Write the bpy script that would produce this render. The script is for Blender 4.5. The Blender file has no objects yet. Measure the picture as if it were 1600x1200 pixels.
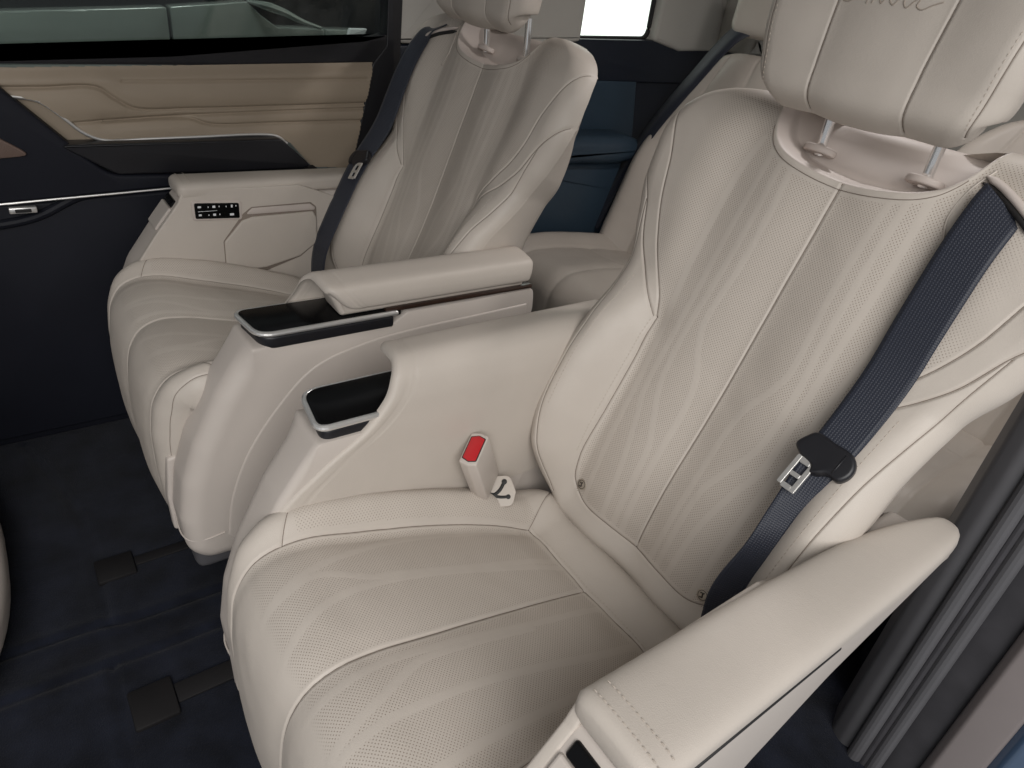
import bpy, bmesh, math, random
import numpy as np
from mathutils import Matrix, Vector
random.seed(4); np.random.seed(4)
scene = bpy.context.scene
COL = scene.collection

# ------------------------------------------------------------------ camera
cam_d = bpy.data.cameras.new('camera'); cam = bpy.data.objects.new('camera', cam_d); COL.objects.link(cam)
cam_d.sensor_width = 36.0; cam_d.lens = 1032.83 / 1600 * 36.0; cam_d.clip_start = 0.01; cam_d.clip_end = 100
RW = Matrix(((-0.57929961, 0.49600572, -0.64683095), (-0.80399604, -0.21707893, 0.55359472), (0.13417278, 0.84074673, 0.52454037)))
M4 = RW.to_4x4(); M4.translation = Vector((-0.43909, 0.0, 1.15048)); cam.matrix_world = M4
scene.camera = cam

# ------------------------------------------------------------------ light
world = bpy.data.worlds.new('World'); scene.world = world; world.use_nodes = True
bg = world.node_tree.nodes['Background']; bg.inputs[0].default_value = (0.90, 0.93, 0.97, 1); bg.inputs[1].default_value = 0.34
scene.view_settings.view_transform = 'Standard'; scene.view_settings.look = 'None'
scene.cycles.adaptive_threshold = 0.02; scene.cycles.max_bounces = 6; scene.cycles.diffuse_bounces = 3; scene.cycles.glossy_bounces = 3; scene.cycles.transmission_bounces = 2; scene.cycles.transparent_max_bounces = 6
scene.view_settings.exposure = 0.0; scene.view_settings.gamma = 1.0
def area_lamp(name, loc, target, size, power, color, sy=None):
    d = bpy.data.lights.new(name, 'AREA'); d.energy = power; d.color = color; d.size = size
    if sy: d.shape = 'RECTANGLE'; d.size_y = sy
    o = bpy.data.objects.new(name, d); COL.objects.link(o); o.location = loc
    o.rotation_euler = (Vector(target) - Vector(loc)).to_track_quat('-Z', 'Y').to_euler()
    return o
area_lamp('showroom_ceiling_light', (-2.1, 0.9, 2.45), (0.1, -0.5, 0.5), 2.4, 100, (1.0, 0.978, 0.95))
area_lamp('parked_car_fill', (1.48, -0.45, 2.1), (1.74, -0.45, 0.9), 0.3, 9, (0.97, 1.0, 0.98))  # added fill lamp, not a visible fitting, so the parked car body shows
area_lamp('cabin_dome_light', (0.30, -1.36, 1.47), (0.30, -1.30, 0.6), 0.09, 3.6, (1.0, 0.95, 0.93))

# ------------------------------------------------------------------ materials
MATS = {}
def mat(name, col, rough=0.5, metal=0.0, spec=0.5, bump=0.0, bscale=600.0, coat=0.0, var=0.0, vscale=6.0, kind='NOISE', sheen=0.0):
    m = bpy.data.materials.new(name); m.use_nodes = True; nt = m.node_tree; b = nt.nodes['Principled BSDF']
    b.inputs['Base Color'].default_value = (*col, 1); b.inputs['Roughness'].default_value = rough
    b.inputs['Metallic'].default_value = metal; b.inputs['Specular IOR Level'].default_value = spec
    b.inputs['Coat Weight'].default_value = coat; b.inputs['Sheen Weight'].default_value = sheen
    tc = nt.nodes.new('ShaderNodeTexCoord')
    if var:
        n = nt.nodes.new('ShaderNodeTexNoise'); n.inputs['Scale'].default_value = vscale; n.inputs['Detail'].default_value = 5
        nt.links.new(tc.outputs['Object'], n.inputs['Vector'])
        r = nt.nodes.new('ShaderNodeMapRange'); r.inputs[1].default_value = 0.3; r.inputs[2].default_value = 0.7
        r.inputs[3].default_value = 1 - var; r.inputs[4].default_value = 1 + var
        nt.links.new(n.outputs['Fac'], r.inputs[0])
        mx = nt.nodes.new('ShaderNodeMix'); mx.data_type = 'RGBA'; mx.blend_type = 'MULTIPLY'; mx.inputs[0].default_value = 1
        mx.inputs[6].default_value = (*col, 1); nt.links.new(r.outputs[0], mx.inputs[7]); nt.links.new(mx.outputs[2], b.inputs['Base Color'])
        r2 = nt.nodes.new('ShaderNodeMapRange'); r2.inputs[3].default_value = max(rough - .06, .02); r2.inputs[4].default_value = min(rough + .06, 1)
        nt.links.new(n.outputs['Fac'], r2.inputs[0]); nt.links.new(r2.outputs[0], b.inputs['Roughness'])
    if bump:
        if kind == 'VORONOI':
            t = nt.nodes.new('ShaderNodeTexVoronoi'); out = t.outputs['Distance']
        else:
            t = nt.nodes.new('ShaderNodeTexNoise'); t.inputs['Detail'].default_value = 4; out = t.outputs['Fac']
        t.inputs['Scale'].default_value = bscale; nt.links.new(tc.outputs['Object'], t.inputs['Vector'])
        bp = nt.nodes.new('ShaderNodeBump'); bp.inputs['Strength'].default_value = bump; bp.inputs['Distance'].default_value = 0.002
        nt.links.new(out, bp.inputs['Height']); nt.links.new(bp.outputs[0], b.inputs['Normal'])
    MATS[name] = m
    return m
CREAM = (0.525, 0.472, 0.419)
mat('leather', CREAM, 0.46, 0, 0.4, bump=0.10, bscale=900, var=0.03, vscale=9, kind='VORONOI')
mat('cream_plastic', (0.54, 0.485, 0.44), 0.42, 0, 0.45, bump=0.04, bscale=1500, var=0.02)
mat('bezel_plastic', (0.54, 0.475, 0.435), 0.6, 0, 0.45, bump=0.03, bscale=1500, var=0.02)
mat('thread', (0.47, 0.41, 0.35), 0.7)
mat('seam_line', (0.22, 0.18, 0.15), 0.8)
mat('script_thread', (0.36, 0.305, 0.255), 0.6)
mat('door_leather', (0.34, 0.277, 0.21), 0.5, 0, 0.35, bump=0.1, bscale=900, var=0.04, vscale=5, kind='VORONOI')
mat('chrome', (0.92, 0.91, 0.90), 0.18, 0.85)
mat('satin_chrome', (0.78, 0.77, 0.75), 0.32, 0.75)
mat('steel', (0.80, 0.79, 0.77), 0.3, 0.8, var=0.05, vscale=60)
mat('gloss_black', (0.004, 0.004, 0.0045), 0.22, 0, 0.16, coat=0.0)
mat('black_plastic', (0.012, 0.012, 0.015), 0.38, 0, 0.45, bump=0.05, bscale=1400)
mat('dark_trim', (0.010, 0.011, 0.017), 0.55, 0, 0.22, bump=0.12, bscale=900, var=0.1)
mat('grey_trim', (0.105, 0.103, 0.110), 0.5, 0, 0.4, bump=0.08, bscale=900, var=0.08)
mat('pillar_dark', (0.062, 0.060, 0.066), 0.55, 0, 0.3, bump=0.06, bscale=900, var=0.15, vscale=20)
mat('navy_trim', (0.011, 0.015, 0.026), 0.42, 0, 0.45, bump=0.10, bscale=900, var=0.08)
mat('navy_lit', (0.036, 0.060, 0.088), 0.40, 0, 0.45, bump=0.10, bscale=900, var=0.08)  # navy trim with the light on the ledge put into its colour
mat('carpet', (0.0078, 0.0094, 0.0160), 0.95, 0, 0.1, bump=1.0, bscale=420, var=0.5, vscale=14, sheen=0.1)
mat('rail_plastic', (0.0092, 0.0084, 0.0090), 0.6, 0, 0.3, bump=0.1, bscale=700, var=0.15)
mat('mauve_trim', (0.23, 0.20, 0.195), 0.5, 0, 0.4, bump=0.05, bscale=800, var=0.05)
mat('blue_paint', (0.06, 0.10, 0.17), 0.25, 0, 0.5, coat=0.5)
mat('pillar_trim', (0.50, 0.48, 0.44), 0.75, 0, 0.25, bump=0.15, bscale=1600, var=0.03)
mat('red_button', (0.50, 0.02, 0.025), 0.35, 0, 0.5, var=0.05)
mat('wood_strip', (0.032, 0.016, 0.011), 0.3, 0, 0.5, coat=0.4, var=0.3, vscale=30)
mat('mark_black', (0.01, 0.009, 0.009), 0.6)
mat('icon_white', (0.75, 0.76, 0.78), 0.5)
mat('emblem_metal', (0.42, 0.37, 0.31), 0.35, 0.5)
mat('emblem_dark', (0.06, 0.05, 0.045), 0.4, 0.6)
mat('car_paint', (0.27, 0.30, 0.28), 0.25, 0.2, 0.5, coat=0.6, var=0.05, vscale=3)
mat('speaker_mesh', (0.16, 0.11, 0.09), 0.5, 0.3, bump=0.4, bscale=600)
mat('scuff', (0.09, 0.10, 0.10), 0.35, 0.8)
def light_mat():
    m = bpy.data.materials.new('glow_backdrop'); m.use_nodes = True; nt = m.node_tree
    e = nt.nodes.new('ShaderNodeEmission'); e.inputs[0].default_value = (1, 0.99, 0.97, 1); e.inputs[1].default_value = 3.0  # emission stands in for the bright outside beyond the quarter window
    nt.links.new(e.outputs[0], nt.nodes['Material Output'].inputs[0]); MATS['glow_backdrop'] = m
light_mat()
def glass_mat():
    m = bpy.data.materials.new('tinted_glass'); m.use_nodes = True; nt = m.node_tree
    t = nt.nodes.new('ShaderNodeBsdfTransparent'); t.inputs[0].default_value = (0.74, 0.78, 0.755, 1)
    g = nt.nodes.new('ShaderNodeBsdfGlossy'); g.inputs['Roughness'].default_value = 0.03
    mx = nt.nodes.new('ShaderNodeMixShader'); lw = nt.nodes.new('ShaderNodeLayerWeight'); pw = nt.nodes.new('ShaderNodeMath'); pw.operation = 'POWER'; pw.inputs[1].default_value = 4
    ma = nt.nodes.new('ShaderNodeMath'); ma.operation = 'MULTIPLY_ADD'; ma.inputs[1].default_value = .7; ma.inputs[2].default_value = .03
    nt.links.new(lw.outputs['Facing'], pw.inputs[0]); nt.links.new(pw.outputs[0], ma.inputs[0]); nt.links.new(ma.outputs[0], mx.inputs[0]); nt.links.new(t.outputs[0], mx.inputs[1]); nt.links.new(g.outputs[0], mx.inputs[2])
    nt.links.new(mx.outputs[0], nt.nodes['Material Output'].inputs[0]); MATS['tinted_glass'] = m
glass_mat()
def perf_mat():
    """cream leather punched with a staggered grid of small holes where the mesh attribute 'perf' is 1"""
    m = mat('perforated_leather', CREAM, 0.46, 0, 0.4, var=0.03, vscale=9); nt = m.node_tree; b = nt.nodes['Principled BSDF']
    at = nt.nodes.new('ShaderNodeAttribute'); at.attribute_name = 'flat'
    mp = nt.nodes.new('ShaderNodeMapping'); mp.inputs['Rotation'].default_value = (0, 0, math.pi / 4); mp.inputs['Scale'].default_value = (1 / .0034,) * 3
    nt.links.new(at.outputs['Vector'], mp.inputs['Vector'])
    vo = nt.nodes.new('ShaderNodeTexVoronoi'); vo.voronoi_dimensions = '2D'; vo.inputs['Randomness'].default_value = 0.0; vo.inputs['Scale'].default_value = 1
    nt.links.new(mp.outputs[0], vo.inputs['Vector'])
    mr = nt.nodes.new('ShaderNodeMapRange'); mr.interpolation_type = 'SMOOTHSTEP'
    mr.inputs[1].default_value = 0.13; mr.inputs[2].default_value = 0.27; mr.inputs[3].default_value = 1; mr.inputs[4].default_value = 0
    nt.links.new(vo.outputs['Distance'], mr.inputs[0])
    pa = nt.nodes.new('ShaderNodeAttribute'); pa.attribute_name = 'perf'
    mu = nt.nodes.new('ShaderNodeMath'); mu.operation = 'MULTIPLY'; nt.links.new(mr.outputs[0], mu.inputs[0]); nt.links.new(pa.outputs['Fac'], mu.inputs[1])
    src = b.inputs['Base Color'].links[0].from_socket
    mx = nt.nodes.new('ShaderNodeMix'); mx.data_type = 'RGBA'; nt.links.new(mu.outputs[0], mx.inputs[0]); nt.links.new(src, mx.inputs[6])
    mx.inputs[7].default_value = (0.27, 0.22, 0.18, 1); nt.links.new(mx.outputs[2], b.inputs['Base Color'])
    tc = nt.nodes.new('ShaderNodeTexCoord'); gr = nt.nodes.new('ShaderNodeTexVoronoi'); gr.inputs['Scale'].default_value = 900
    nt.links.new(tc.outputs['Object'], gr.inputs['Vector'])
    b1 = nt.nodes.new('ShaderNodeBump'); b1.inputs['Strength'].default_value = 0.10; b1.inputs['Distance'].default_value = 0.002
    nt.links.new(gr.outputs['Distance'], b1.inputs['Height'])
    b2 = nt.nodes.new('ShaderNodeBump'); b2.invert = True; b2.inputs['Strength'].default_value = 0.25; b2.inputs['Distance'].default_value = 0.001
    nt.links.new(mu.outputs[0], b2.inputs['Height']); nt.links.new(b1.outputs[0], b2.inputs['Normal']); nt.links.new(b2.outputs[0], b.inputs['Normal'])
perf_mat()
def wear(name, strength=.22):
    """faint irregular creasing and sheen changes of sat-on leather"""
    nt = MATS[name].node_tree; b = nt.nodes['Principled BSDF']; tc = nt.nodes.new('ShaderNodeTexCoord')
    n1 = nt.nodes.new('ShaderNodeTexNoise'); n1.inputs['Scale'].default_value = 38; n1.inputs['Detail'].default_value = 6; n1.inputs['Distortion'].default_value = 1.6; n1.inputs['Roughness'].default_value = .62
    nt.links.new(tc.outputs['Object'], n1.inputs['Vector'])
    bp = nt.nodes.new('ShaderNodeBump'); bp.inputs['Strength'].default_value = strength; bp.inputs['Distance'].default_value = .004
    prev = b.inputs['Normal'].links[0].from_socket if b.inputs['Normal'].links else None
    nt.links.new(n1.outputs['Fac'], bp.inputs['Height'])
    if prev: nt.links.new(prev, bp.inputs['Normal'])
    nt.links.new(bp.outputs[0], b.inputs['Normal'])
    r = nt.nodes.new('ShaderNodeMapRange'); r.inputs[1].default_value = .3; r.inputs[2].default_value = .7; r.inputs[3].default_value = .40; r.inputs[4].default_value = .58
    n2 = nt.nodes.new('ShaderNodeTexNoise'); n2.inputs['Scale'].default_value = 14; n2.inputs['Detail'].default_value = 8; nt.links.new(tc.outputs['Object'], n2.inputs['Vector'])
    nt.links.new(n2.outputs['Fac'], r.inputs[0]); nt.links.new(r.outputs[0], b.inputs['Roughness'])
wear('leather', .07); wear('perforated_leather', .06); wear('door_leather', .07)
def web_mat():
    """woven navy belt webbing: ribs run along the belt, fine weave across; 'flat' = (across, along)"""
    m = mat('webbing', (0.020, 0.026, 0.050), 0.5, 0, 0.45, sheen=0.1); nt = m.node_tree; b = nt.nodes['Principled BSDF']
    at = nt.nodes.new('ShaderNodeAttribute'); at.attribute_name = 'flat'
    mp = nt.nodes.new('ShaderNodeMapping'); mp.inputs['Scale'].default_value = (1 / .0036, 1 / .0030, 1); nt.links.new(at.outputs['Vector'], mp.inputs['Vector'])
    w1 = nt.nodes.new('ShaderNodeTexWave'); w1.bands_direction = 'X'; w1.inputs['Scale'].default_value = 0.3142
    w2 = nt.nodes.new('ShaderNodeTexWave'); w2.bands_direction = 'Y'; w2.inputs['Scale'].default_value = 0.3142
    nt.links.new(mp.outputs[0], w1.inputs['Vector']); nt.links.new(mp.outputs[0], w2.inputs['Vector'])
    mu = nt.nodes.new('ShaderNodeMath'); mu.operation = 'MULTIPLY'; nt.links.new(w1.outputs['Fac'], mu.inputs[0]); nt.links.new(w2.outputs['Fac'], mu.inputs[1])
    bp = nt.nodes.new('ShaderNodeBump'); bp.inputs['Strength'].default_value = 0.45; bp.inputs['Distance'].default_value = 0.0010
    nt.links.new(mu.outputs[0], bp.inputs['Height']); nt.links.new(bp.outputs[0], b.inputs['Normal'])
    mx = nt.nodes.new('ShaderNodeMix'); mx.data_type = 'RGBA'; nt.links.new(mu.outputs[0], mx.inputs[0])
    mx.inputs[6].default_value = (0.0145, 0.0175, 0.029, 1); mx.inputs[7].default_value = (0.022, 0.027, 0.045, 1); nt.links.new(mx.outputs[2], b.inputs['Base Color'])
web_mat()

# ------------------------------------------------------------------ helpers
def catmull(P, n):
    """smooth curve through points P (k x d), n samples"""
    P = np.asarray(P, float); k = len(P)
    if k == 2: return P[0] + (P[1] - P[0]) * np.linspace(0, 1, n)[:, None]
    d = np.r_[0, np.cumsum(np.sqrt(np.linalg.norm(np.diff(P, axis=0), axis=1) + 1e-12))]
    T = np.empty_like(P)
    T[1:-1] = ((P[1:-1] - P[:-2]) / (d[1:-1] - d[:-2])[:, None] - (P[2:] - P[:-2]) / (d[2:] - d[:-2])[:, None] + (P[2:] - P[1:-1]) / (d[2:] - d[1:-1])[:, None])
    T[0] = (P[1] - P[0]) / (d[1] - d[0]); T[-1] = (P[-1] - P[-2]) / (d[-1] - d[-2])
    t = np.linspace(0, d[-1], n); i = np.clip(np.searchsorted(d, t, 'right') - 1, 0, k - 2)
    h = (d[i + 1] - d[i])[:, None]; s = ((t - d[i])[:, None]) / h
    return ((2*s**3 - 3*s**2 + 1) * P[i] + (s**3 - 2*s**2 + s) * h * T[i] + (-2*s**3 + 3*s**2) * P[i+1] + (s**3 - s**2) * h * T[i+1])
def resample(P, n):
    P = np.asarray(P, float); d = np.r_[0, np.cumsum(np.linalg.norm(np.diff(P, axis=0), axis=1))]
    t = np.linspace(0, d[-1], n); return np.stack([np.interp(t, d, P[:, j]) for j in range(P.shape[1])], 1)
def pch(xs, ys):
    """monotone smooth interpolation of keyed values"""
    xs = np.asarray(xs, float); ys = np.asarray(ys, float); h = np.diff(xs); dl = np.diff(ys) / h
    m = np.zeros_like(ys); m[0] = dl[0]; m[-1] = dl[-1]
    for i in range(1, len(xs) - 1):
        if dl[i-1] * dl[i] > 0:
            w1 = 2*h[i] + h[i-1]; w2 = h[i] + 2*h[i-1]; m[i] = (w1 + w2) / (w1/dl[i-1] + w2/dl[i])
    def f(x):
        x = np.clip(np.asarray(x, float), xs[0], xs[-1]); i = np.clip(np.searchsorted(xs, x, 'right') - 1, 0, len(xs) - 2)
        s = (x - xs[i]) / h[i]
        return (2*s**3-3*s**2+1)*ys[i] + (s**3-2*s**2+s)*h[i]*m[i] + (-2*s**3+3*s**2)*ys[i+1] + (s**3-s**2)*h[i]*m[i+1]
    return f
def sstep(x, a, b): t = np.clip((x - a) / (b - a), 0, 1); return t*t*(3-2*t)
def pdist(X, Y, poly):
    best = np.full(X.shape, 1e9)
    for (x0, y0), (x1, y1) in zip(poly[:-1], poly[1:]):
        dx, dy = x1-x0, y1-y0; L = dx*dx + dy*dy + 1e-18
        t = np.clip(((X-x0)*dx + (Y-y0)*dy) / L, 0, 1); best = np.minimum(best, (X-x0-t*dx)**2 + (Y-y0-t*dy)**2)
    return np.sqrt(best)
def inpoly(X, Y, poly):
    r = np.zeros(X.shape, bool); n = len(poly)
    for i in range(n):
        x0, y0 = poly[i]; x1, y1 = poly[(i+1) % n]
        c = ((y0 > Y) != (y1 > Y)); 
        if y1 != y0: r ^= c & (X < (x1-x0) * (Y-y0) / (y1-y0) + x0)
    return r
def link(name, me, m, parent=None, origin=(0, 0, 0), smooth=True):
    if smooth: me.polygons.foreach_set('use_smooth', [True]*len(me.polygons))
    o = bpy.data.objects.new(name, me); COL.objects.link(o); me.materials.append(MATS[m])
    if parent: o.parent = parent
    return o
def mesh_from(V, F, name='mesh'):
    me = bpy.data.meshes.new(name); me.from_pydata([tuple(map(float, v)) for v in V], [], [tuple(map(int, f)) for f in F]); me.validate(); me.update(); return me
def sharp(me, ang=35):
    me.set_sharp_from_angle(angle=math.radians(ang)); return me
def grid_faces(nr, nc, closed=False):
    i = np.arange(nr-1)[:, None]; j = np.arange(nc if closed else nc-1)[None]
    j2 = (j+1) % nc
    return np.stack([i*nc+j, i*nc+j2, (i+1)*nc+j2, (i+1)*nc+j], -1).reshape(-1, 4)
def big_mesh(V, F, attrs=None, normals=None):
    """fast mesh from numpy quads"""
    me = bpy.data.meshes.new('mesh'); V = np.ascontiguousarray(V, np.float32); F = np.ascontiguousarray(F, np.int32)
    me.vertices.add(len(V)); me.vertices.foreach_set('co', V.ravel())
    me.loops.add(F.size); me.loops.foreach_set('vertex_index', F.ravel())
    me.polygons.add(len(F)); me.polygons.foreach_set('loop_start', np.arange(0, F.size, 4, dtype=np.int32))
    me.update(calc_edges=True)
    me.polygons.foreach_set('use_smooth', np.ones(len(F), bool))
    for k, a in (attrs or {}).items():
        if a.ndim == 1: t = me.attributes.new(k, 'FLOAT', 'POINT'); t.data.foreach_set('value', a.astype(np.float32))
        else: t = me.attributes.new(k, 'FLOAT_VECTOR', 'POINT'); t.data.foreach_set('vector', a.astype(np.float32).ravel())
    if normals is not None: me.normals_split_custom_set_from_vertices(normals.astype(np.float32))
    return me
def sub_mesh(V, F, sel, attrs, normals):
    f = F[sel]; u, inv = np.unique(f, return_inverse=True)
    return big_mesh(V[u], inv.reshape(f.shape), {k: a[u] for k, a in attrs.items()}, normals[u])
def vnormals(V, F):
    a = V[F[:, 2]] - V[F[:, 0]]; b = V[F[:, 3]] - V[F[:, 1]]; n = np.cross(a, b); N = np.zeros_like(V)
    for k in range(4): np.add.at(N, F[:, k], n)
    return N / (np.linalg.norm(N, axis=1)[:, None] + 1e-12)
def tube(P, r, seg=10, closed=False, flatten=None):
    P = np.asarray(P, float); n = len(P)
    T = np.gradient(P, axis=0) if not closed else np.roll(P, -1, 0) - np.roll(P, 1, 0)
    T /= np.linalg.norm(T, axis=1)[:, None] + 1e-12
    ref = np.array([0, 0, 1.0]) if abs(T[:, 2]).mean() < .8 else np.array([1.0, 0, 0])
    A = np.cross(T, ref); A /= np.linalg.norm(A, axis=1)[:, None] + 1e-12; B = np.cross(A, T)
    th = np.linspace(0, 2*math.pi, seg, endpoint=False); rr = np.broadcast_to(np.asarray(r, float), (n,))
    fa, fb = flatten or (1, 1)
    V = (P[:, None] + rr[:, None, None] * (fa*np.cos(th)[None, :, None]*A[:, None] + fb*np.sin(th)[None, :, None]*B[:, None])).reshape(-1, 3)
    F = [tuple(f) for f in grid_faces(n, seg, True)]
    if closed: F += [((n-1)*seg+j, (n-1)*seg+(j+1) % seg, (j+1) % seg, j) for j in range(seg)]
    else: F += [tuple(range(seg))[::-1], tuple((n-1)*seg + j for j in range(seg))]
    return mesh_from(V, F)
def rim_extrude(outline, x0, x1, r, axis='x', seg=5, r0=None, k=None):
    """solid with a smooth closed outline (2-D, CCW or CW) between two planes, both rims rounded by radius r"""
    P = np.asarray(outline, float); n = len(P); T = np.roll(P, -1, 0) - np.roll(P, 1, 0); T /= np.linalg.norm(T, axis=1)[:, None] + 1e-12
    N = np.stack([T[:, 1], -T[:, 0]], 1); area = 0.5*np.sum(P[:, 0]*np.roll(P[:, 1], -1) - np.roll(P[:, 0], -1)*P[:, 1])
    if area < 0: N = -N
    r0 = r if r0 is None else r0
    rings = [(x0 + r0*(1-math.sin(a)), r0*(1-math.cos(a))) for a in np.linspace(math.pi/2, 0, seg+1)] + [(x1 - r*(1-math.sin(a)), r*(1-math.cos(a))) for a in np.linspace(0, math.pi/2, seg+1)]
    V = []
    for x, ins in rings:
        kk = np.ones(n) if k is None else k
        Q = P - N*ins*kk[:, None]; lim = x1-r if x > (x0+x1)/2 else x0+r0
        for (a, b), kv in zip(Q, kk):
            xv = x
            V.append({'x': (xv, a, b), 'y': (a, xv, b), 'z': (a, b, xv)}[axis])
    F = [tuple(f) for f in grid_faces(len(rings), n, True)] + [tuple(range(n))[::-1], tuple((len(rings)-1)*n + j for j in range(n))]
    me = mesh_from(V, F); bm = bmesh.new(); bm.from_mesh(me); bmesh.ops.recalc_face_normals(bm, faces=bm.faces); bmesh.ops.triangulate(bm, faces=[f for f in bm.faces if len(f.verts) > 4], ngon_method='EAR_CLIP'); bm.to_mesh(me); bm.free()
    me.polygons.foreach_set('use_smooth', [len(p.vertices) == 4 for p in me.polygons]); return sharp(me, 40)
def smooth_outline(pts, n=140, corner=0.0):
    """closed smooth outline through pts"""
    P = np.asarray(pts, float); Q = catmull(np.vstack([P[-2:], P, P[:3]]), (len(P)+4)*24)
    seg = Q[24*2 - 4: ]  # keep one period by nearest match
    i0 = np.argmin(np.linalg.norm(Q[:24*4] - P[0], axis=1)); i1 = len(Q)//2 + np.argmin(np.linalg.norm(Q[len(Q)//2:] - P[0], axis=1))
    return resample(Q[i0:i1+1], n+1)[:-1]
def round_poly(pts, r, seg=6, sub=0.012):
    """polygon with filleted corners, resampled"""
    P = [np.asarray(p, float) for p in pts]; out = []; n = len(P)
    rs = r if hasattr(r, '__len__') else [r]*n
    for i in range(n):
        a, b, c = P[i-1], P[i], P[(i+1) % n]; u = (a-b)/np.linalg.norm(a-b); w = (c-b)/np.linalg.norm(c-b)
        ang = math.acos(max(-1, min(1, float(u@w)))); d = min(rs[i]/math.tan(ang/2), .48*np.linalg.norm(a-b), .48*np.linalg.norm(c-b))
        p0, p1 = b+u*d, b+w*d
        for t in np.linspace(0, 1, seg+1): out.append((1-t)**2*p0 + 2*t*(1-t)*b + t*t*p1)
    res = []
    for i in range(len(out)):
        a, b = out[i], out[(i+1) % len(out)]; L = np.linalg.norm(b-a); k = max(1, int(L/sub))
        if L < 1e-7: continue
        for t in range(k): res.append(a + (b-a)*t/k)
    return np.array(res)
def boxm(a, b, bev=0.004, seg=3):
    bm = bmesh.new(); bmesh.ops.create_cube(bm, size=1)
    for v in bm.verts: v.co = Vector([(a[i]+b[i])/2 + v.co[i]*(b[i]-a[i]) for i in range(3)])
    if bev: bmesh.ops.bevel(bm, geom=bm.edges[:], offset=bev, segments=seg, profile=.5, affect='EDGES')
    me = bpy.data.meshes.new('mesh'); bm.to_mesh(me); bm.free(); me.polygons.foreach_set('use_smooth', [True]*len(me.polygons)); return sharp(me, 40)
def thing(name, label, cat, loc=(0, 0, 0), group=None, scale=None):
    o = bpy.data.objects.new(name, None); COL.objects.link(o); o.location = loc; o.empty_display_size = .1
    if scale: o.scale = scale
    o['label'] = label; o['category'] = cat
    if group: o['group'] = group
    return o
def tag(o, label, cat, group=None):
    o['label'] = label; o['category'] = cat
    if group: o['group'] = group
    return o
def struct(o): o['kind'] = 'structure'; return o

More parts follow.
